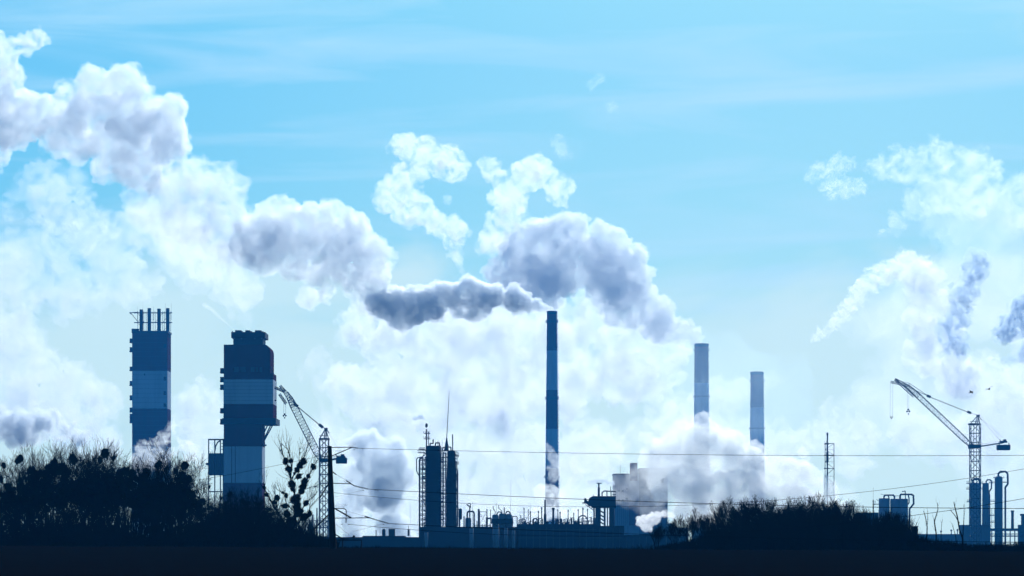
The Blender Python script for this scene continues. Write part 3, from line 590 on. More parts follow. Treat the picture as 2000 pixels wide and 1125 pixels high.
m.ppath([(1935, 1047), (2040, 1047)], Y-12, 1.2); m.ppath([(1935, 1043), (2040, 1043)], Y-10, .8); m.build('deck', 'dark_steel', t)
m = MB(); m.pcyl(1977.5, 999, 1034, 2.5, Y-10, 14, r2=3); m.pcyl(1977.5, 997, 1000.5, 3.3, Y-10, 14); m.build('short_stack', 'dark_steel', t)
m = MB(); m.pbox(1991, 1025, 2030, 1083, Y-9, 6); m.pbox(1997, 1007, 2012, 1026, Y-9, 5); m.pbox(1995.5, 1003.5, 2014, 1007, Y-9.5, 6); m.build('stepped_vessel', 'dark_steel', t)
m = MB()
for a, r in ((1838, 1038), (1858, 1036), (1870, 1035)): m.pcyl(a, r, 1045, .9, Y-12, 8); m.ball(P(a, r, Y-12), 2.2*K*Y, 1)
m.build('vent_cowl', 'dark_steel', t)

# steelwork behind the left crane's foot
Y = 1450
t = thing('pipe_rack', 'distant pipe rack with slender spires beside the crane behind the utility pole', 'pipe rack', P(612, 1078, Y))
m = MB()
for i in range(9): m.tube(P(590+i*7, 1083, Y), P(590+i*7, 1016, Y), .3, n=4)
for i in range(8):
    a = 590+i*7; m.tube(P(a, 1017, Y), P(a+7, 1030, Y), .18, n=4); m.tube(P(a+7, 1017, Y), P(a, 1030, Y), .18, n=4)
for r in (1017, 1030, 1048): m.pbox(590, r-.8, 648, r+.8, Y-.5, 4)
m.build('rack_frame', 'steel', t)
for a, r, q in ((611, 1005, 1.6), (619, 992, 1.2), (606, 1020, 3)): m = MB(); m.pcyl(a, r, 1083, q, Y+1, 10, r2=q*1.5); m.build('vent_pipe', 'steel', t)

# ------------------------------------------------------------------ birds
def bird(label, px, py, span, bank, Y, flap):
    s = span*K*Y/2; c = P(px, py, Y); m = MB()
    body = [(-.55, 0, .02, .05), (-.3, 0, .0, .15), (0, 0, 0, .2), (.3, 0, .03, .16), (.45, 0, .05, .11), (.6, 0, .04, .02)]
    rings = []
    for x, y, z, r in body: rings.append([(x*s, r*s*math.cos(a*math.pi/4), z*s+r*s*math.sin(a*math.pi/4)) for a in range(8)])
    v = [p for r in rings for p in r]; f = [(i*8+j, i*8+(j+1) % 8, (i+1)*8+(j+1) % 8, (i+1)*8+j) for i in range(5) for j in range(8)]+[tuple(range(7, -1, -1)), tuple(range(40, 48))]
    m.add(v, f)
    for sg in (-1, 1):
        w0 = [(.22, .05, .04), (.18, .5, .04+flap*.3), (.02, 1., .04+flap*.1), (-.16, .55, .02+flap*.3), (-.22, .05, 0)]
        top = [(x*s, sg*y*s, (z+.025)*s) for x, y, z in w0]; bot = [(x*s, sg*y*s, (z-.02)*s) for x, y, z in w0]
        m.add(top+bot, [tuple(range(5)), tuple(range(9, 4, -1))]+[(i, (i+1) % 5, (i+1) % 5+5, i+5) for i in range(5)])
    m.add([(-.5*s, -.03*s, .04*s), (-.5*s, .03*s, .04*s), (-.85*s, .14*s, .03*s), (-.85*s, -.14*s, .03*s), (-.5*s, 0, 0)], [(0, 1, 2, 3), (4, 2, 1), (4, 3, 2), (4, 0, 3)])
    o = m.build('bird', 'feather'); o.location = c; o.rotation_euler = bank
    return tag(o, label, 'bird', 'birds in flight')
bird('black bird with spread arched wings, higher of the two over the crane', 1932, 760, 19, (math.radians(-28), math.radians(-10), math.radians(70)), 230, .9)
bird('black bird gliding edge-on, lower of the two over the crane', 1897, 766, 15, (math.radians(30), math.radians(-14), math.radians(15)), 240, .2)
# ------------------------------------------------------------------ utility pole and lines
Y = 285
t = thing('utility_pole', 'black utility pole with cross arms and insulator strings in front of a crane', 'utility pole', P(650, 1085, Y))
m = MB()
for (a, b, r0), (c_, d_, r1) in zip(((651, 1090, 7.2), (648, 1000, 6), (645.5, 930, 5), (644, 872, 3.9)), ((648, 1000, 6), (645.5, 930, 5), (644, 872, 3.9), (644, 871, 3))):
    m.tube(P(a, b, Y), P(c_, d_, Y), r0*K*Y, r1*K*Y, 12)
m.build('post', 'black_timber', t)
def arm(pts, r, name='cross_arm'):
    m = MB(); m.ppath(pts, Y, r, 5); return m.build(name, 'black_timber', t)
arm([(640, 874), (690, 873.3)], .9); arm([(647, 891), (688, 873.5)], 1., 'brace'); arm([(643, 876), (634, 893), (632, 899)], .9, 'brace')
arm([(640, 943.5), (687, 945)], .9); arm([(648, 920), (657, 927)], 1.2, 'brace'); arm([(643, 943), (634, 957), (625, 972)], 1.3, 'brace')
arm([(640, 1012), (722, 1011.3)], .9); arm([(650, 991), (668, 1001), (686, 1011.5)], 1.5, 'brace'); arm([(650, 993), (672, 993), (676, 996), (676, 1010)], .9, 'brace'); arm([(652, 1042), (672, 1054)], 1.2, 'brace'); arm([(642, 1005), (627, 1020), (612, 1035)], 1.5, 'brace')
def insul(p, q, n, name='insulator_string'):
    m = MB(); A = P(*p, Y); B = P(*q, Y); m.tube(A, B, .03, n=5)
    d = (B-A).normalized()
    for i in range(n): c = A.lerp(B, (i+.5)/n); m.tube(c-d*.03, c+d*.03, .11, .06, 8)
    return m.build(name, 'insulator_glass', t)
insul((692, 949), (719, 955.2), 9); insul((730, 1014), (759, 1022.5), 9); insul((676, 1011), (676, 1021), 4); insul((690, 873.8), (699, 875.5), 3)
m = MB()
for a, b in (((676, 938.5), (692, 949)), ((712, 1008), (730, 1014))): m.ppath([a, b], Y, 1.1, 6)
for a, b, c_, d_ in ((657, 927, 676, 938.5), (676, 998, 712, 1008), (655, 971, 709, 957), (690, 1038, 745, 1024), (655, 1023, 682, 1045)): m.ppath([(a, b), (c_, d_)], Y, .3, 4)
for a, b in ((692, 878), (708, 876.5), (709.5, 957.5), (733, 957), (738, 958), (749, 1024), (768, 1023), (773, 1024), (668, 1024), (681, 1024)): m.ball(P(a, b, Y), 1.25*K*Y, 1, sc=(1.5, 1, .7))
m.build('fitting', 'dark_steel', t)
R = random.Random(3); m = MB()      # anti-perch spikes
for cx, cy, n, w_, h in ((686, 872, 6, 4, 12), (680, 943, 5, 4, 9), (664, 991, 9, 7, 9)):
    for i in range(n):
        a = -1+2*i/(n-1); m.tube(P(cx+a*w_, cy, Y), P(cx+a*w_*2.2, cy-h*(1-.25*abs(a))*R.uniform(.7, 1), Y), .012, n=3)
m.build('bird_spike', 'dark_steel', t)
t2 = thing('platform_rail', 'small black railing with stubby insulators at the foot of the utility pole', 'railing', P(680, 1078, Y+2))
m = MB(); m.pbox(655, 1054, 707, 1056, Y+2, .15); m.pbox(705, 1054, 707, 1085, Y+2, .15); m.pbox(668, 1054, 670, 1085, Y+2, .15); m.build('rail', 'black_timber', t2)
m = MB()
for a in (673, 676, 680, 690, 692, 696, 700, 704): m.tube(P(a, 1054, Y+2), P(a, 1050+(a % 3), Y+2), .04, n=5)
m.ball(P(691, 1048, Y+2), .15, 1); m.tube(P(660, 1054, Y+2), P(688, 1049, Y+2), .04, n=5); m.build('insulator', 'dark_steel', t2)

def lagr(pts, x):      # smooth curve through the given pixel points
    for (x0, y0), (x1, y1), (x2, y2) in zip(pts, pts[1:], pts[2:]):
        if x <= x1 or (x2, y2) == pts[-1]:
            return y0*(x-x1)*(x-x2)/((x0-x1)*(x0-x2))+y1*(x-x0)*(x-x2)/((x1-x0)*(x1-x2))+y2*(x-x0)*(x-x1)/((x2-x0)*(x2-x1))
def wire(label, pts, r, Y0=285, Y1=240):
    m = MB(); a, b = pts[0][0], pts[-1][0]; n = 60; q = []
    for i in range(n+1):
        x = a+(b-a)*i/n; q.append(P(x, lagr(pts, x), Y0+(Y1-Y0)*i/n))
    for u, v in zip(q, q[1:]): m.tube(u, v, r, n=5, cap=False)
    return tag(m.build('power_line', 'cable'), label, 'power line', 'overhead lines strung from the utility pole')
wire('highest overhead wire, nearly level, from the pole top past all the chimneys', [(699, 875.5), (1400, 888.5), (2300, 886)], .021)
wire('heavy wire from the middle insulator string, nearly level above the dark wood', [(719, 955.2), (1440, 985), (2300, 992)], .028)
wire('thin wire sagging low over the plant then climbing steepest, past the crane mast', [(650, 962), (1180, 990), (2300, 853)], .018, 285, 240)
wire('heavy low wire from the lower insulator string across the dark halls', [(759, 1022.5), (1300, 1045), (2300, 1060)], .028)
wire('low wire crossing the dark halls then rising in parallel below the steepest wire', [(681, 1024), (1100, 1047), (2300, 912)], .022, 285, 240)
wire('faint wire running from the pole across the darker striped tower', [(-200, 990), (420, 932), (636, 888)], .016, 250, 285)
wire('slanting wire from the pole down into the mistletoe trees', [(520, 1085), (590, 1010), (625, 972)], .014, 285, 285)
t3 = copy_tree(t); t3.location = P(2306, 1085, 240); t3['label'] = 'next utility pole beyond the crane, where the overhead wires end'; t3['group'] = 'utility poles'; t['group'] = 'utility poles'
m = MB(); m.tube(P(1705.5, 1085, 320), P(1705.5, 976, 320), .085, .06, 8); m.tube(P(1705.5, 976, 320), P(1705.5, 952, 320), .014, n=4); m.tube(P(1704, 986, 320), P(1709, 986, 320), .03, n=4)
tag(m.build('post', 'black_timber'), 'thin black post with a whip antenna between wood and vessel block', 'post')

# ------------------------------------------------------------------ trees
def rot_dir(d, ang, R):
    a = d.orthogonal().normalized(); b = d.cross(a); t = R.uniform(0, 2*math.pi)
    return (d*math.cos(ang)+(a*math.cos(t)+b*math.sin(t))*math.sin(ang)).normalized()
def grow(out, ends, p, d, L, r, lvl, R, up=.12, jit=.14, nch=(1, 2), ang=(.35, .85), rmin=.011, top=None):
    n = 4 if lvl > 1 else 3
    for i in range(n):
        d = (d+Vector((R.gauss(0, jit), R.gauss(0, jit), R.gauss(0, jit)+up))).normalized()
        q = p+d*(L/n); r1 = max(rmin*.8, r*(1-.16*(1 if lvl else 2)))
        out.append((p, q, r, r1, lvl)); p = q; r = r1
        if lvl > 0 and i > 0:
            for _ in range(R.randint(*nch)):
                grow(out, ends, p, rot_dir(d, R.uniform(*ang), R), L*R.uniform(.45, .68), max(rmin, r*.6), lvl-1, R, up, jit, nch, ang, rmin)
    ends.append((p, lvl))
def to_mb(lines, keep):
    m = MB()
    for p, q, r0, r1, l in lines:
        if keep(l): m.tube(p, q, r0, r1, 6 if l >= 3 else 3, cap=False)
    return m
def clump_mesh(seed):
    R = random.Random(seed); m = MB(); V, F = ICO[3]
    m.add([tuple(v*(.7+.5*noise.noise(v*1.7+Vector((seed*5, 0, 0)))+.3*noise.noise(v*4+Vector((seed, 3, 0))))) for v in V], F)
    for i in range(420):
        u = Vector([R.gauss(0, 1) for _ in range(3)]).normalized(); a = u*R.uniform(.5, .8)
        b = a+rot_dir(u, R.uniform(0, .8), R)*R.uniform(.15, .42); s = u.cross(Vector((R.random(), R.random(), R.random()))).normalized()*.05
        m.add([tuple(a-s), tuple(a+s), tuple(b)], [(0, 1, 2)])
    m2 = m.build('mistletoe', 'mistletoe_leaf'); d = m2.data; bpy.data.objects.remove(m2); return d
CL = [clump_mesh(i) for i in range(4)]
def put_clump(tree, loc, r, R):
    o = bpy.data.objects.new('mistletoe', R.choice(CL)); COL.objects.link(o); o.parent = tree; o.location = loc
    o.scale = (r*R.uniform(.75, 1.3), r*R.uniform(.75, 1.2), r*R.uniform(.75, 1.4)); o.rotation_euler = (R.uniform(0, 6), R.uniform(0, 6), R.uniform(0, 6))
    KIDS.setdefault(tree, []).append(o)
def make_tree(seed, H, name, label, lvl=4, stems=4, spread=.35, up=.12, nch=(1, 2), clumps=0, cr=(.3, .6), rt=.18, rmin=.013):
    R = random.Random(seed); t = thing(name, label, 'tree', (0, 0, 0)); lines = []; ends = []
    base = Vector((0, 0, 0)); h0 = H*R.uniform(.12, .2); top = Vector((R.gauss(0, .1), R.gauss(0, .1), h0)); lines.append((base-Vector((0, 0, .5)), top, rt*1.25, rt, 9))
    for i in range(stems):
        a = 2*math.pi*(i+R.random()*.6)/stems; sp_ = spread*R.uniform(.35, 1.2)
        d = Vector((math.cos(a)*sp_, math.sin(a)*sp_, 1)).normalized()
        grow(lines, ends, top+Vector((0, 0, -R.uniform(0, .3)*h0)), d, H*R.uniform(.5, .66), rt*.55, lvl, R, up, .1, nch, rmin=rmin)
    zs = max(p.z for p, l in ends); k = H/zs
    lines = [(p*k, q*k, r0, r1, l) for p, q, r0, r1, l in lines]
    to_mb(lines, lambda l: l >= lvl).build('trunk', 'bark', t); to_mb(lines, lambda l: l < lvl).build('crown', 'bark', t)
    c = [q for p, q, r0, r1, l in lines if l in (1, 2) and H*.2 < q.z < H*.85]; R.shuffle(c)
    for q in c[:clumps]: put_clump(t, q, R.uniform(*cr), R)
    return t
def place(proto, px, base, Y, rz, s, label, group, first):
    o = proto if first else copy_tree(proto)
    o.location = (P(px, 0, Y).x, Y, base); o.rotation_euler = (0, 0, rz); o.scale = (s, s, s); o['label'] = label; o['group'] = group; return o
GB = 2.2      # ground level where the trees stand
H0 = 12.0
left = [make_tree(11+i, H0, 'mistletoe_tree', '', lvl=4, stems=7, spread=.5, up=.15, nch=(1, 2), clumps=c, cr=(.2, .6), rmin=.015) for i, c in enumerate((28, 34, 24, 30))]
spots = [   # px, top row, Y, label
 (-8, 885, 330, 'bare mistletoe tree cut off by the photo edge, farthest from the towers'),
 (30, 872, 345, 'first wholly visible mistletoe tree from the photo edge, beside the cut-off one'),
 (66, 880, 325, 'bare mistletoe tree standing before the thick end of the grey steam puff'),
 (100, 868, 350, 'bare mistletoe tree under the crest of the grey steam puff'),
 (134, 862, 332, 'bare tree with a dense brushy top under the tapering end of the grey puff'),
 (170, 858, 345, 'tallest brushy tree, third in front row before the square striped tower'),
 (206, 862, 328, 'second front-row mistletoe tree before the square striped tower'),
 (240, 866, 350, 'bare tree whose top just meets the balcony side of the square striped tower'),
 (276, 862, 334, 'mistletoe tree directly in front of the square striped tower'),
 (312, 872, 348, 'mistletoe tree in front of the plain edge of the square striped tower'),
 (344, 890, 330, 'mistletoe tree in the gap just beyond the plain edge of the square tower'),
 (376, 918, 342, 'shorter mistletoe tree beside the stair annex of the darker tower'),
 (408, 950, 332, 'low mistletoe tree below the stair annex of the darker tower'),
 (448, 946, 345, 'dense low tree in front of the darker tower, on its annex side'),
 (486, 955, 330, 'dense low tree in front of the darker tower, on its bracket side'),
 (520, 968, 342, 'low bushy tree at the foot of the darker tower nearest the separate mistletoe balls'),
]
spots += [
 (50, 884, 380, 'slender bare tree seen behind the small grey puff, back row'), (152, 868, 384, 'bare back-row tree beside the tallest brushy tree'),
 (190, 874, 372, 'bare back-row tree just before the square striped tower'), (224, 868, 384, 'bare back-row tree touching the square tower on its balcony side'), (294, 872, 384, 'bare back-row tree filling the foot of the square tower'),
 (328, 884, 374, 'bare back-row tree beyond the plain edge of the square tower'), (360, 902, 382, 'bare back-row tree between the two striped towers'), (430, 962, 382, 'low back-row tree at the annex side of the darker tower foot'), (466, 968, 372, 'low back-row tree at the middle of the darker tower foot')]
used = set()
R = random.Random(77)
for i, (px, top, Y, lab) in enumerate(spots):
    k = i % 4; H = (HZ-top)*K*Y+CZ-GB+.3
    place(left[k], px, GB-.2, Y, R.uniform(0, 6.28), H/H0*R.uniform(.93, 1.05), lab, 'mistletoe trees', k not in used); used.add(k)
# the single tree with big mistletoe balls beside the left crane
Y = 315
t = thing('mistletoe_tree', 'bare tree hung with large separate mistletoe balls between darker tower and crane', 'tree', P(576, 1085, Y), 'mistletoe trees')
br = [[(572, 1085), (573, 1040), (577, 1000), (575, 960)], [(575, 960), (570, 945), (567, 930), (562, 910), (557, 900), (552, 885), (549, 868)], [(567, 932), (570, 915), (568, 900), (563, 880), (558, 870)],
      [(577, 985), (588, 962), (596, 942), (604, 928), (612, 912), (620, 898)], [(570, 935), (578, 920), (586, 910), (592, 900), (598, 880), (601, 868)], [(586, 910), (584, 893), (586, 875)], [(575, 1000), (560, 985), (556, 968), (546, 958)],
      [(568, 1060), (548, 1010), (530, 980), (518, 958), (516, 945)], [(580, 1010), (590, 995), (597, 983), (605, 975), (618, 965)], [(576, 970), (590, 958), (606, 952), (618, 950)], [(560, 1030), (540, 1000), (541, 973), (535, 962)], [(584, 1040), (600, 1010), (606, 990), (622, 972)], [(593, 925), (583, 930), (574, 938)]]
R = random.Random(9); m = MB(); tw = []; o0 = ORG[t]
for j, b in enumerate(br):
    r0 = [.26, .12, .08, .1, .08, .05, .07, .15, .07, .05, .06, .08, .04][j]
    for i, (a, c_) in enumerate(zip(b, b[1:])):
        ra = r0*(1-.8*i/len(b)); rb = r0*(1-.8*(i+1)/len(b)); A = P(a[0], a[1], Y+j*.13); B = P(c_[0], c_[1], Y+j*.13); m.tube(A, B, ra, rb, 6)
        d = (B-A).normalized()
        for q in range(5 if i else 2):
            grow(tw, [], A.lerp(B, R.random()), rot_dir(d, R.uniform(.3, .8), R), R.uniform(.7, 1.7), .022, 1, R, .22, .1, (1, 2), rmin=.009)
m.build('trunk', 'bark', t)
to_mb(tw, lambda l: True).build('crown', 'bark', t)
for a, b, r in ((557.5, 901, 6.5), (564, 916, 7), (568, 900, 4.5), (586, 909, 8), (580, 918, 5.5), (593, 901, 5.5), (583, 930, 5.5), (570, 945, 7), (572, 955, 5), (612, 912, 5), (595, 940, 7), (592, 950, 6), (589, 960, 5), (575, 925, 2.8), (541, 973, 6), (536, 981, 4), (556, 988, 6), (597, 983, 6), (559, 968, 4.5), (552, 962, 3), (602, 930, 4), (516, 952, 3.5), (520, 966, 4), (560, 1003, 7), (583, 1000, 9), (595, 1010, 8), (570, 1020, 9), (548, 1020, 7), (605, 1003, 5), (563, 884, 1.5), (586, 884, 1.3), (598, 880, 1.4), (550, 878, 1.2), (577, 975, 8), (580, 988, 8)):
    put_clump(t, P(a, b, Y)-o0, r*K*Y*1.25, R)

# undergrowth below the trees
def thicket(label, spans, n, seed, Y0=300, Y1=345):
    R = random.Random(seed); m = MB()
    for i in range(n):
        px = R.uniform(spans[0][0], spans[-1][0])
        for (a, ta), (b, tb) in zip(spans, spans[1:]):
            if a <= px <= b: top = ta+(tb-ta)*(px-a)/(b-a); break
        Y = R.uniform(Y0, Y1); p = P(px, 0, Y); z = crest(p.x)-.35; hmax = (HZ-top)*K*Y+CZ-z; h = hmax*R.uniform(.3, 1)**.8*(1+.3*noise.noise(Vector((px*.05, Y*.15, seed)))+.3*noise.noise(Vector((px*.15, Y*.3, seed))))
        a = Vector((p.x, Y, z)); L_ = R.uniform(-.25, .25)*h; b = a+Vector((L_*.4, R.uniform(-.2, .2)*h, h*.5)); c = b+Vector((L_*.8, R.uniform(-.2, .2)*h, h*.5)); r = R.uniform(.02, .05)
        m.tube(a, b, r, r*.7, 3, cap=False); m.tube(b, c, r*.7, .008, 3, cap=False)
        for k in range(3):
            q = b.lerp(c, R.random()*.8); e = q+Vector((R.gauss(0, .18), R.gauss(0, .18), R.uniform(.15, .4)))*max(.4, h*.35); m.tube(q, e, .013, .006, 3, cap=False)
    return tag(m.build('undergrowth', 'bark'), label, 'undergrowth', kind='stuff')
thicket('dark tangled undergrowth under the mistletoe trees', [(-60, 1015), (30, 1045), (60, 1035), (100, 1010), (150, 1030), (200, 1020), (260, 1040), (310, 1052), (350, 1030), (430, 1005), (520, 1005), (600, 1035), (660, 1055)], 13000, 1, 300, 390)
thicket('sparse tangled shrubs between the trunks of the mistletoe trees', [(-60, 950), (300, 960), (400, 985), (430, 960), (530, 965), (620, 1010)], 4200, 7, 310, 380)
thicket('thin scrub along the field edge below the process halls', [(640, 1068), (1000, 1072), (1200, 1070), (1275, 1060)], 500, 4, 296, 306)
thicket('dense dark thicket filling the wood before the vessel block', [(1280, 1068), (1350, 1052), (1385, 1030), (1405, 1004), (1430, 1010), (1460, 1008), (1490, 998), (1560, 988), (1660, 1000), (1700, 1012), (1760, 1006), (1785, 1035), (1810, 1052), (1900, 1062), (2060, 1058)], 16000, 2, 300, 350)

# the wood on the right
H1 = 6.5
wood = [make_tree(41+i, H1, 'bare_tree', '', lvl=4, stems=8, spread=.5, up=.2, nch=(1, 2), rt=.1, rmin=.014) for i in range(3)]
spots = [
 (1285, 1028, 322, 'small bare tree at the thin end of the wood, over the pump house'), (1318, 1018, 330, 'thin bare tree between pump house and dim silo, second in the wood'), (1348, 998, 324, 'taller thin bare tree standing before the dim silo'), (1376, 1008, 335, 'thin bare tree just past the silo, before the dense wood begins'),
 (1412, 985, 326, 'bushy bare tree forming the first shoulder of the dark wood beyond the silo'), (1438, 978, 338, 'bushy bare tree with light showing through its stems'), (1464, 976, 328, 'bushy bare tree below the shortest striped chimney'), (1492, 980, 340, 'bushy bare tree next past the one directly under the shortest chimney'),
 (1522, 982, 326, 'bushy bare tree in the middle of the dark wood'), (1552, 980, 338, 'bushy tree in the dark wood, midway to the flare tower'), (1582, 976, 328, 'bushy bare tree on the chimney side of the lattice flare tower'), (1610, 970, 342, 'highest twiggy top of the wood, under the flare tower'),
 (1638, 980, 330, 'bushy bare tree on the vessel-block side of the flare tower'), (1664, 984, 340, 'bushy tree where the wood starts to slope down'), (1688, 1004, 326, 'last lower tree of the wood before the thin post'), (1730, 1000, 334, 'dark bushy tree in front of the flat-topped part of the vessel block'), (1752, 1006, 324, 'dark bushy tree in front of the pipe-hung part of the vessel block'), (1772, 1028, 330, 'low bushy tree between the vessel block and the small black hut')]
used = set(); R = random.Random(31)
for i, (px, top, Y, lab) in enumerate(spots):
    k = i % 3; H = ((HZ-top)*K*Y+CZ-GB+.35)*1.1
    place(wood[k], px, GB-.25, Y, R.uniform(0, 6.28), H/H1, lab, 'bare trees of the dark wood', k not in used); used.add(k)
def sapling(label, Y, br, r0, seed):
    t = thing('bare_sapling', label, 'sapling', P(br[0][0][0], 1085, Y), 'thin saplings beyond the wood'); R = random.Random(seed); m = MB(); tw = []
    for j, b in enumerate(br):
        for i, (a, c_) in enumerate(zip(b, b[1:])):
            q = r0*(1 if j == 0 else .5); A = P(*a, Y+.1*j); B = P(*c_, Y+.1*j); m.tube(A, B, q*(1-.75*i/len(b)), q*(1-.75*(i+1)/len(b)), 5)
            for _ in range(2): grow(tw, [], A.lerp(B, R.random()), rot_dir((B-A).normalized(), R.uniform(.3, .7), R), R.uniform(.25, .8), .011, 1, R, .3, .1, (0, 1), rmin=.006)
    m.build('trunk', 'bark', t); to_mb(tw, lambda l: True).build('crown', 'bark', t)
sapling('tallest forked sapling in front of the pump deck', 305, [[(1881, 1085), (1880, 1050), (1874, 1035), (1870, 1010), (1865, 990), (1863, 980)], [(1880, 1055), (1882, 1025), (1883, 1005), (1883, 985)], [(1874, 1022), (1866, 1008), (1856, 996)]], .11, 1)
sapling('kinked sapling midway between vessel block and three columns', 305, [[(1827, 1085), (1829, 1060), (1828, 1038), (1825, 1018), (1828, 1008), (1832, 995), (1831, 982)], [(1829, 1048), (1825, 1025), (1824, 1012)]], .08, 2)
sapling('slim leaning sapling beside the small black hut', 305, [[(1809, 1085), (1810, 1050), (1811, 1030), (1808, 1012), (1804, 998)], [(1810, 1035), (1812, 1015), (1812, 998)]], .08, 3)
sapling('small faint sapling behind the kinked one', 312, [[(1838, 1085), (1838, 1045), (1839, 1025), (1841, 1015)]], .04, 4)
sapling('short sapling close beside the tallest forked one', 308, [[(1868, 1085), (1867, 1050), (1863, 1035), (1859, 1022)]], .05, 5)
sapling('lone short sapling on the field edge below the domed reactors', 300, [[(1007, 1085), (1010, 1065), (1011, 1050), (1010, 1035)]], .035, 6)
sapling('leaning sapling at the thin end of the wood, below the white steam burst', 302, [[(1282, 1085), (1278, 1060), (1272, 1047), (1268, 1040)], [(1279, 1062), (1282, 1045), (1281, 1030)]], .07, 7)
t = thing('hut', 'small black hut beside the foot of the vessel block', 'hut', P(1789, 1078, 340))
MB().pbox(1784.5, 1029, 1793, 1090, 340, 2).build('wall', 'black_timber', t); MB().prism([(1783.5, 1029.5), (1794, 1028.5), (1794, 1027), (1783.5, 1027.8)], 339.8, 2.4).build('roof', 'black_timber', t)
# ------------------------------------------------------------------ smoke, steam and clouds
import numpy as np
PERM = np.random.RandomState(4).permutation(4096); GRAD = np.random.RandomState(5).normal(size=(4096, 3)); GRAD /= np.linalg.norm(GRAD, axis=1)[:, None]
def vnoise(p):
    i = np.floor(p).astype(int); f = p-i; u = f*f*f*(f*(f*6-15)+10); r = 0
    for dx in (0, 1):
        for dy in (0, 1):
            for dz in (0, 1):
                h = PERM[(PERM[(PERM[(i[:, 0]+dx) & 4095]+i[:, 1]+dy) & 4095]+i[:, 2]+dz) & 4095]
                d = f-np.array([dx, dy, dz]); w_ = (u[:, 0] if dx else 1-u[:, 0])*(u[:, 1] if dy else 1-u[:, 1])*(u[:, 2] if dz else 1-u[:, 2])
                r = r+w_*(GRAD[h]*d).sum(1)
    return r*1.5
def sphere_mesh(name, la, sa, lb, sb, m):
    vs, fs, off = [], [], 0
    for L_, s_ in ((la, sa), (lb, sb)):
        if not L_: continue
        V = np.array([tuple(v) for v in ICO[s_][0]]); F = np.array(ICO[s_][1]); c = np.array([tuple(c) for c, r in L_]); r = np.array([r for c, r in L_])
        vs.append((c[:, None, :]+r[:, None, None]*V[None]).reshape(-1, 3)); fs.append((F[None]+(np.arange(len(L_))*len(V))[:, None, None]+off).reshape(-1, 3)); off += len(L_)*len(V)
    v = np.concatenate(vs); f = np.concatenate(fs); d = bpy.data.meshes.new(name); d.vertices.add(len(v)); d.vertices.foreach_set('co', v.ravel())
    d.loops.add(f.size); d.loops.foreach_set('vertex_index', f.ravel().astype(np.int32)); d.polygons.add(len(f)); d.polygons.foreach_set('loop_start', np.arange(0, f.size, 3, dtype=np.int32)); d.update(calc_edges=True)
    d.materials.append(m); o = bpy.data.objects.new(name, d); COL.objects.link(o); return o
def puff(name, label, cat, group, paths, seed, m, vox=.035, n=1., disp=.12, flat=.8, sub=8, fr=(.38, .85), third=False, rag=.35, parent=None):
    R = random.Random(seed); S = []; rads = []
    def rv(): return Vector([R.gauss(0, 1) for _ in range(3)]).normalized()
    for path in paths:
        pts = [(P(a, b, Y), 1.17*r*K*Y) for a, b, Y, r in path]; rads += [r for _, r in pts]
        if len(pts) == 1: pts = pts*2
        for (p0, r0), (p1, r1) in zip(pts, pts[1:]):
            d = (p1-p0).length; k = max(2, int(d/(min(r0, r1)*.3)*n))
            for i in range(k):
                t = (i+R.random())/k; r = r0+(r1-r0)*t; c = p0.lerp(p1, t); rr = r*R.uniform(*fr); u = rv()*(r-rr)*R.uniform(.5, 1); u.y *= flat; S.append((c+u, rr))
                if R.random() < rag: e = rv(); e.y *= .5; q = r*R.uniform(.2, .42); S.append((c+e*(r*R.uniform(.85, 1.15)), q))
    out = list(S); lev = S
    for ratio, cnt in ((.42, sub), (.42, 5), (.45, 3))[:3 if third else 2]:
        nx = []
        for c, r in lev:
            for j in range(cnt): q = r*ratio*R.uniform(.6, 1.15); nx.append((c+rv()*(r-q*.25), q))
        out += nx; lev = nx if len(nx) < 3000 else R.sample(nx, 3000)
    nb = min(len(out), len(S)*(1+sub)); o = sphere_mesh(name, out[:nb], 2, out[nb:], 1, m); rm = sum(rads)/len(rads)
    md = o.modifiers.new('r', 'REMESH'); md.mode = 'VOXEL'; md.voxel_size = vox*rm
    dg = bpy.context.evaluated_depsgraph_get(); nm = bpy.data.meshes.new_from_object(o.evaluated_get(dg)); o.modifiers.clear(); old = o.data; o.data = nm; bpy.data.meshes.remove(old)
    nv = len(nm.vertices); co = np.empty(nv*3); nm.vertices.foreach_get('co', co); no = np.empty(nv*3); nm.vertices.foreach_get('normal', no)
    co = co.reshape(-1, 3); no = no.reshape(-1, 3); A = disp*rm; q = 1/(rm*.3); g_ = R.uniform(0, 50)
    h = np.abs(vnoise(co*q+g_))+np.abs(vnoise(co*q*2.3+g_+7))*.5
    nm.vertices.foreach_set('co', (co+no*((h-.35)*A)[:, None]).ravel()); nm.update()
    return tag(o, label, cat, group)
SM = 'smoke plumes from the stacks'; ST = 'steam banks among the plant'; CLD = 'bright clouds in the sky'
smoke = (.95, .972, .99)
def vm(name, dens, scale_r, Y, **k):
    """scale_r: typical puff radius in pixels at distance Y"""
    r = scale_r*K*Y; return volume(name, dens/r, k.pop('col', smoke), k.pop('g', .55), scale=k.pop('fine', 1.4)/r, det=9, rate=k.pop('rate', .1), **k)
def at(Y, *pts): return [(a, b, Y, r) for a, b, r in pts]
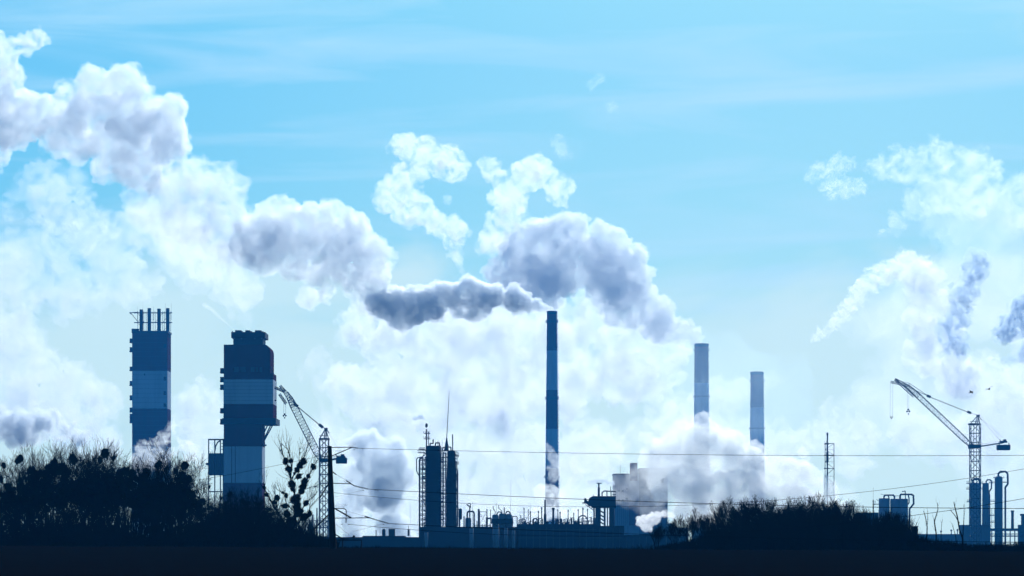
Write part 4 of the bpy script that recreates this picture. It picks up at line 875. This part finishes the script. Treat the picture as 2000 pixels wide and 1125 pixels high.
# plume of the tallest chimney
Y = 2800
puff('smoke_plume', 'dense grey billowing smoke just leaving the tallest chimney', 'smoke plume', SM, [at(Y, (1077, 606, 4), (1062, 601, 9), (1035, 592, 17), (990, 583, 27), (930, 578, 34), (870, 592, 42), (815, 600, 42), (765, 600, 37), (730, 578, 28)), at(Y, (800, 612, 26), (760, 612, 22))], 1,
     vm('thick smoke', 3.6, 36, Y, lo=.34, hi=.5, col=(.925, .962, .99), fine=1.8), vox=.045, sub=10, disp=.2, third=True)
puff('smoke_plume', 'tight dark cauliflower smoke right at the mouth of the tallest chimney', 'smoke plume', SM, [at(Y, (1078, 606, 5), (1066, 602, 8), (1045, 595, 14), (1015, 588, 18), (985, 584, 18), (950, 582, 14))], 14,
     vm('mouth smoke', 1.3, 18, Y, lo=.38, hi=.56, col=(.9, .945, .985), fine=1.4), vox=.07, disp=.2, sub=10, rag=.3)
puff('smoke_plume', 'tall rising bend of the grey plume between tallest chimney and darker tower', 'smoke plume', SM, [at(Y+10, (722, 560, 42), (708, 500, 62), (680, 470, 66), (630, 475, 66), (590, 470, 66), (540, 455, 66)), at(Y, (640, 560, 30), (630, 580, 16)), at(Y, (560, 520, 50), (650, 530, 45)), at(Y, (735, 520, 34), (745, 480, 26)), at(Y, (760, 600, 26), (735, 570, 40), (715, 540, 44)), at(Y, (700, 590, 20), (760, 625, 14)), at(Y, (690, 435, 36), (720, 450, 34)), at(Y, (500, 450, 60), (500, 500, 50), (600, 420, 30)), at(Y, (575, 415, 26), (520, 410, 30))], 2,
     vm('grey smoke', 2.3, 60, Y, lo=.38, hi=.56, fine=2, col=(.94, .968, .99)))
puff('smoke_plume', 'thinning middle stretch of the grey plume above the darker striped tower', 'smoke plume', SM, [at(Y+20, (530, 460, 75), (470, 450, 85), (430, 440, 80), (400, 400, 80), (350, 400, 85), (290, 420, 70)), at(Y+20, (450, 350, 50), (400, 340, 50)), at(Y+20, (480, 400, 50), (420, 370, 60), (370, 350, 50)), at(Y+20, (420, 520, 50), (500, 560, 40))], 3,
     vm('thin smoke', 1.9, 75, Y, lo=.4, hi=.62, col=(.925, .96, .99), fine=2.2))
puff('smoke_plume', 'big puffy cloud of old smoke high above the square striped tower', 'smoke plume', SM, [at(Y+30, (350, 290, 45), (300, 250, 75), (240, 230, 80), (190, 220, 70), (140, 270, 60), (90, 270, 55)), at(Y+30, (180, 180, 50), (260, 170, 40)), at(Y+40, (200, 300, 70), (320, 320, 50))], 4,
     vm('old smoke', 2.4, 70, Y, lo=.38, hi=.56, fine=2, col=(.94, .968, .99)))
puff('smoke_plume', 'ragged grey smoke cut off by the photo edge, end of the long plume', 'smoke plume', SM, [at(Y+30, (60, 230, 60), (10, 220, 75), (-50, 240, 80)), at(Y+30, (75, 75, 20), (40, 90, 24), (0, 100, 34), (-40, 110, 40)), at(Y+30, (10, 150, 45), (-40, 170, 50))], 5,
     vm('edge smoke', 2.4, 60, Y, lo=.38, hi=.56, fine=1.8, col=(.94, .968, .99)))
# plume of the pale chimney
Y = 4200
puff('smoke_plume', 'white-rimmed plume rising in a high arch from the taller pale chimney', 'smoke plume', SM, [at(Y, (1369, 667, 7), (1352, 655, 17), (1318, 636, 34), (1268, 622, 46), (1225, 575, 54), (1180, 510, 68), (1120, 500, 74), (1060, 520, 76), (1000, 530, 52)), at(Y, (1215, 630, 34), (1200, 600, 30)), at(Y, (1120, 450, 40), (1060, 470, 50), (990, 480, 45)), at(Y, (1000, 560, 36), (965, 520, 26)), at(Y, (1285, 605, 26), (1260, 590, 26)), at(Y, (1215, 510, 26), (1190, 460, 28), (1150, 440, 30))], 6,
     vm('white smoke', 2.6, 60, Y, lo=.35, hi=.5, fine=1.9, col=(.945, .972, .992)), vox=.04, sub=10, disp=.2, third=True)
puff('smoke_plume', 'soft white twin tufts curling above the arch of the pale chimney plume', 'smoke plume', SM, [at(Y+40, (1000, 450, 45), (995, 400, 38), (1010, 350, 36), (1045, 330, 36), (1080, 360, 34), (1100, 385, 18)), at(Y+40, (985, 360, 25), (960, 330, 24), (948, 315, 14)), at(Y+40, (960, 470, 40), (990, 430, 40))], 7,
     vm('soft smoke', 1.6, 40, Y, lo=.43, hi=.66, g=.6, col=(.99, .99, 1)))
puff('smoke_plume', 'detached white wisp with a thin tail between the two big plumes', 'smoke plume', SM, [at(Y+60, (775, 285, 24), (830, 290, 38), (870, 310, 38), (900, 345, 20)), at(Y+60, (830, 320, 30), (780, 350, 34), (755, 390, 34), (800, 410, 40), (860, 430, 36), (890, 450, 32), (890, 490, 14), (900, 525, 5), (912, 548, 3))], 8,
     vm('wisp smoke', 1.5, 36, Y, lo=.43, hi=.66, g=.6, col=(.99, .99, 1)))
# darker tower's own vents
Y = 1310
puff('smoke_plume', 'faint veil of smoke rising from the head of the darker striped tower', 'smoke plume', SM, [at(Y, (485, 643, 7), (478, 620, 14), (462, 590, 24), (440, 550, 38), (415, 510, 52), (385, 470, 60), (340, 470, 50))], 9,
     vm('veil smoke', .5, 40, Y, lo=.4, hi=.7))
puff('smoke_plume', 'thin white streak blown off the darker tower head', 'smoke plume', SM, [at(Y, (458, 644, 1.2), (445, 634, 2), (430, 620, 3), (412, 604, 4), (398, 594, 5))], 10,
     vm('streak smoke', .22, 4, Y, lo=.38, hi=.6))
Y = 1050
puff('smoke_plume', 'tiny grey puff drifting off the flare of the twin columns', 'smoke plume', SM, [at(Y, (830, 819, 2), (822, 814, 6), (812, 816, 5), (803, 817, 3))], 11, vm('puff smoke', 2, 6, Y, col=(.7, .8, .92), lo=.35, hi=.6), vox=.08, third=False)
puff('smoke_plume', 'tiny grey puffs around the capped stack beside the hazy building', 'smoke plume', SM, [at(1160, (1198, 945, 5), (1187, 942, 7), (1176, 937, 6), (1160, 938, 6), (1148, 945, 6))], 12, vm('puff smoke b', 1.4, 6, 1160, col=(.75, .83, .93), lo=.38, hi=.62), vox=.08, third=False)
puff('smoke_plume', 'faint wisps on both sides of the lower half of the tallest chimney', 'smoke plume', SM, [at(1700, (1045, 852, 5), (1055, 862, 6), (1075, 880, 10), (1085, 910, 14), (1080, 940, 12)), at(1700, (1120, 900, 10), (1130, 930, 14), (1110, 960, 12), (1100, 985, 14), (1060, 985, 10))], 13, vm('wisps', .6, 10, 1700, lo=.42, hi=.68), vox=.06)
# steam banks
Y = 1500
puff('steam_cloud', 'low grey steam puff behind the mistletoe trees, before the square tower', 'steam', ST, [at(2100, (-20, 830, 50), (30, 840, 45), (70, 835, 36), (90, 815, 26), (120, 845, 22), (160, 855, 18))], 21, vm('grey steam', 2.6, 36, 2100, lo=.38, hi=.55, col=(.86, .91, .965)))
puff('steam_cloud', 'tall blue-grey steam column between the utility pole and the twin columns', 'steam', ST, [at(Y, (712, 852, 30), (722, 890, 42), (745, 925, 54), (760, 970, 60), (765, 1020, 62), (770, 1060, 50)), at(Y, (700, 930, 34), (690, 1000, 40), (690, 1050, 40)), at(Y, (670, 870, 18), (760, 880, 30), (800, 930, 30))], 22, vm('blue steam', 3.4, 50, Y, lo=.32, hi=.6, col=(.86, .92, .98)))
puff('steam_cloud', 'wide grey steam bank swallowing the feet of the two pale chimneys', 'steam', ST, [at(1470, (1270, 900, 40), (1320, 870, 46), (1380, 875, 45), (1440, 905, 45), (1500, 925, 45), (1560, 935, 42), (1610, 955, 30), (1630, 975, 18)), at(1450, (1330, 950, 55), (1420, 965, 55), (1500, 975, 50), (1580, 985, 40)), at(1480, (1480, 890, 28), (1370, 830, 26), (1340, 1010, 45))], 23, vm('bank steam', 2.2, 48, 1460, lo=.36, hi=.64, col=(.95, .973, .99)))
puff('steam_cloud', 'thin steam veil drifting across the hazy production building', 'steam', ST, [at(1520, (1210, 870, 40), (1260, 850, 50), (1320, 830, 40)), at(1520, (1235, 925, 24), (1290, 950, 40), (1270, 985, 30), (1220, 985, 22)), at(1700, (1160, 900, 40), (1100, 930, 30))], 24, vm('veil steam', .3, 36, 1500, lo=.38, hi=.66))
puff('steam_cloud', 'small bright white steam burst at the foot of the hazy production building', 'steam', ST, [at(1250, (1262, 1030, 13), (1252, 1015, 11), (1272, 1018, 14), (1290, 1005, 9), (1300, 1003, 6), (1315, 1008, 5))], 25, vm('burst steam', 2.2, 12, 1250, lo=.36, hi=.6, g=.6, col=(.99, .99, 1)), vox=.06)
puff('steam_cloud', 'low steam curling round the foot of the square striped tower', 'steam', ST, [at(1650, (262, 885, 16), (290, 872, 16), (310, 868, 16), (330, 850, 15), (338, 825, 8)), at(1650, (360, 880, 24), (400, 890, 24)), at(1650, (265, 900, 22), (300, 900, 26), (335, 890, 22))], 26, vm('foot steam', 1.1, 16, 1650, lo=.45, hi=.68, g=.65))
puff('steam_cloud', 'pale steam hiding the base of the tallest chimney', 'steam', ST, [at(1600, (1040, 1005, 14), (1080, 1003, 14), (1120, 1005, 15), (1150, 1010, 16)), at(1600, (1050, 960, 14), (1100, 965, 16))], 27, vm('base steam', .9, 14, 1600, lo=.38, hi=.62, g=.7), vox=.06)
puff('steam_cloud', 'faint grey veil of steam behind the jib of the crane by the pole', 'steam', ST, [at(1900, (600, 740, 35), (620, 700, 30), (640, 760, 40)), at(1900, (620, 820, 40), (660, 850, 40))], 28, vm('jib steam', .45, 32, 1900, lo=.44, hi=.72, col=(.9, .92, .97)))
# dark smoke at the right
puff('smoke_plume', 'ragged blue-grey smoke column leaning up above the crane jib', 'smoke plume', SM, [at(2300, (1912, 500, 22), (1900, 530, 32), (1890, 570, 30), (1872, 615, 26), (1850, 645, 32), (1868, 680, 30), (1880, 700, 14))], 31, vm('ragged smoke', 2.6, 28, 2300, lo=.44, hi=.64, col=(.58, .71, .87), fine=1.9))
puff('smoke_plume', 'ragged blue-grey smoke cut off by the photo edge above the birds', 'smoke plume', SM, [at(2300, (2040, 590, 34), (2000, 600, 28), (1980, 640, 30), (1945, 655, 18)), at(2300, (1925, 705, 6), (1960, 710, 10), (1990, 700, 12), (2020, 680, 24))], 32, vm('ragged smoke b', 2.9, 24, 2300, lo=.43, hi=.63, col=(.58, .71, .87), fine=1.9))
# far clouds
Y = 9000
white = (1, 1, 1)
def cm(name, dens, r, **k):
    k.setdefault('g', .6); return vm(name, dens, r, Y, col=white, **k)
def cloud(label, paths, seed, dens, r, lo=.38, hi=.68, **k):
    return puff('cloud', label, 'cloud', CLD, [at(Y, *[(a, b, q*1.15) for a, b, q in p]) for p in paths], seed, cm('cloud %d' % seed, dens*1.4, r*.75, lo=lo, hi=hi+.03, fine=1.0, dist=.6), vox=.05, disp=.35, fr=(.5, .8), rag=.25, **k)
cloud('broad bright cloud bank behind the tallest chimney and the twin columns', [[(760, 620, 40), (860, 640, 50), (1000, 620, 44)], [(680, 640, 38), (740, 650, 50), (820, 690, 60), (900, 690, 60), (980, 670, 56), (1060, 650, 56), (1140, 640, 56), (1190, 610, 36)], [(660, 760, 50), (760, 770, 60), (880, 780, 60), (1000, 760, 60), (1120, 740, 60), (1230, 720, 60), (1310, 730, 46)], [(1200, 680, 50), (1270, 680, 50), (1320, 690, 30)]], 51, 1.15, 60)
cloud('hazy white cloud behind the refinery pipework in the centre', [[(620, 880, 55), (720, 880, 50), (850, 870, 55), (960, 880, 60), (1080, 900, 60), (1180, 880, 55)], [(900, 960, 60), (1050, 990, 60), (700, 1000, 60), (1180, 1000, 50)]], 52, .85, 60)
cloud('white cumulus with a bright curling outline touching the ragged smoke column', [[(1590, 662, 8), (1620, 640, 11), (1648, 612, 13), (1678, 570, 16), (1700, 542, 20), (1740, 535, 22), (1768, 515, 30), (1790, 530, 34), (1800, 555, 38), (1825, 590, 40), (1840, 630, 36), (1810, 620, 38), (1850, 670, 36)], [(1780, 680, 22), (1830, 700, 30), (1890, 740, 40)]], 53, .9, 26)
cloud('feathery white cloud high above the ragged smoke', [[(1700, 330, 16), (1760, 325, 26), (1820, 310, 34), (1880, 305, 36), (1920, 330, 40), (1960, 380, 48), (2000, 420, 56)], [(1780, 400, 30), (1850, 380, 36), (1920, 400, 46)], [(1740, 440, 20), (1760, 430, 18)]], 54, .45, 38, lo=.42, hi=.72)
cloud('small torn cloud shreds beside the feathery high cloud', [[(1585, 345, 14), (1620, 325, 20), (1660, 320, 20)], [(1610, 370, 22), (1690, 365, 14)]], 55, .28, 20, lo=.42, hi=.72)
cloud('white clouds piled low behind the crane with the three columns', [[(1860, 720, 40), (1920, 760, 50), (1980, 740, 50)], [(1780, 860, 50), (1860, 870, 40), (1940, 830, 55), (2020, 800, 60)], [(1620, 790, 18), (1625, 830, 22), (1580, 860, 30), (1680, 860, 40), (1650, 900, 40)], [(1990, 660, 30), (2020, 700, 40)]], 56, .5, 42)
cloud('low white cloud behind the birds and the crane counterweight', [[(1950, 780, 50), (1900, 900, 50), (2000, 930, 60)]], 57, .3, 50)
cloud('big white cumulus low behind the grey steam puff', [[(-20, 620, 46), (20, 650, 44), (60, 690, 44), (100, 730, 44), (150, 760, 46), (190, 800, 46)], [(0, 720, 50), (60, 780, 60), (130, 830, 55), (210, 860, 50)], [(380, 790, 44), (400, 840, 50), (360, 840, 40)]], 58, .7, 48)
cloud('soft white cloud above the balcony side of the square striped tower', [[(60, 380, 40), (110, 390, 55), (160, 430, 55), (200, 480, 50), (240, 540, 46), (280, 570, 34)], [(130, 520, 50), (60, 500, 50), (0, 520, 55), (170, 580, 50)]], 59, .5, 50)
cloud('soft white cloud merging with the thinning grey plume over the towers', [[(250, 440, 40), (300, 420, 55), (350, 480, 55), (400, 540, 40)], [(300, 380, 40)]], 60, .4, 48)
cloud('bright cloud rising behind the pale chimneys', [[(1360, 790, 46), (1420, 770, 34), (1500, 750, 18), (1530, 742, 8)], [(1280, 810, 50), (1440, 860, 50), (1540, 880, 40), (1330, 880, 60)]], 61, .5, 44)
cloud('tiny torn cloud shreds high in the blue sky', [[(1150, 168, 9), (1165, 155, 10), (1182, 150, 9)], [(1190, 215, 12), (1198, 200, 8)], [(1100, 290, 22), (1085, 282, 10)]], 62, .2, 14, lo=.45, hi=.75)
puff('steam_cloud', 'thin pale veil added as extra haze in front of the two far chimneys', 'steam', ST, [at(3900, (1300, 770, 90), (1380, 740, 110), (1470, 780, 100), (1560, 820, 60)), at(3900, (1340, 860, 70), (1450, 870, 70))], 29, vm('far veil', .11, 60, 3900, lo=.1, hi=.8, g=.6, col=(.75, .93, 1)))  # added veil in place of thicker haze, to pale the two far chimneys
cloud('broad thin white cloud veil spread behind the crane and the ragged smoke', [[(1700, 640, 70), (1780, 600, 80), (1900, 560, 90), (2020, 560, 90)], [(1720, 780, 80), (1850, 800, 90), (1990, 820, 90)], [(1880, 430, 70), (1980, 450, 80)]], 63, .3, 90, lo=.3, hi=.8)
puff('steam_cloud', 'wide thin low steam drifting among the plant halls', 'steam', ST, [at(1420, (880, 1000, 26), (980, 990, 30), (1080, 985, 30), (1180, 960, 40), (1280, 940, 50), (1400, 960, 50), (1540, 960, 50), (1660, 980, 30))], 64, vm('thin low steam', .3, 36, 1420, lo=.36, hi=.74, col=(.94, .975, 1)))
# ------------------------------------------------------------------ haze
m = MB(); m.box(-3200, 3200, -30, 5800, -1.2, 1000)
tag(m.build('haze', volume('haze', 1.0e-4, (.035, .36, .97), .25)), 'thin blue haze filling the air over the plant', 'haze', kind='stuff')
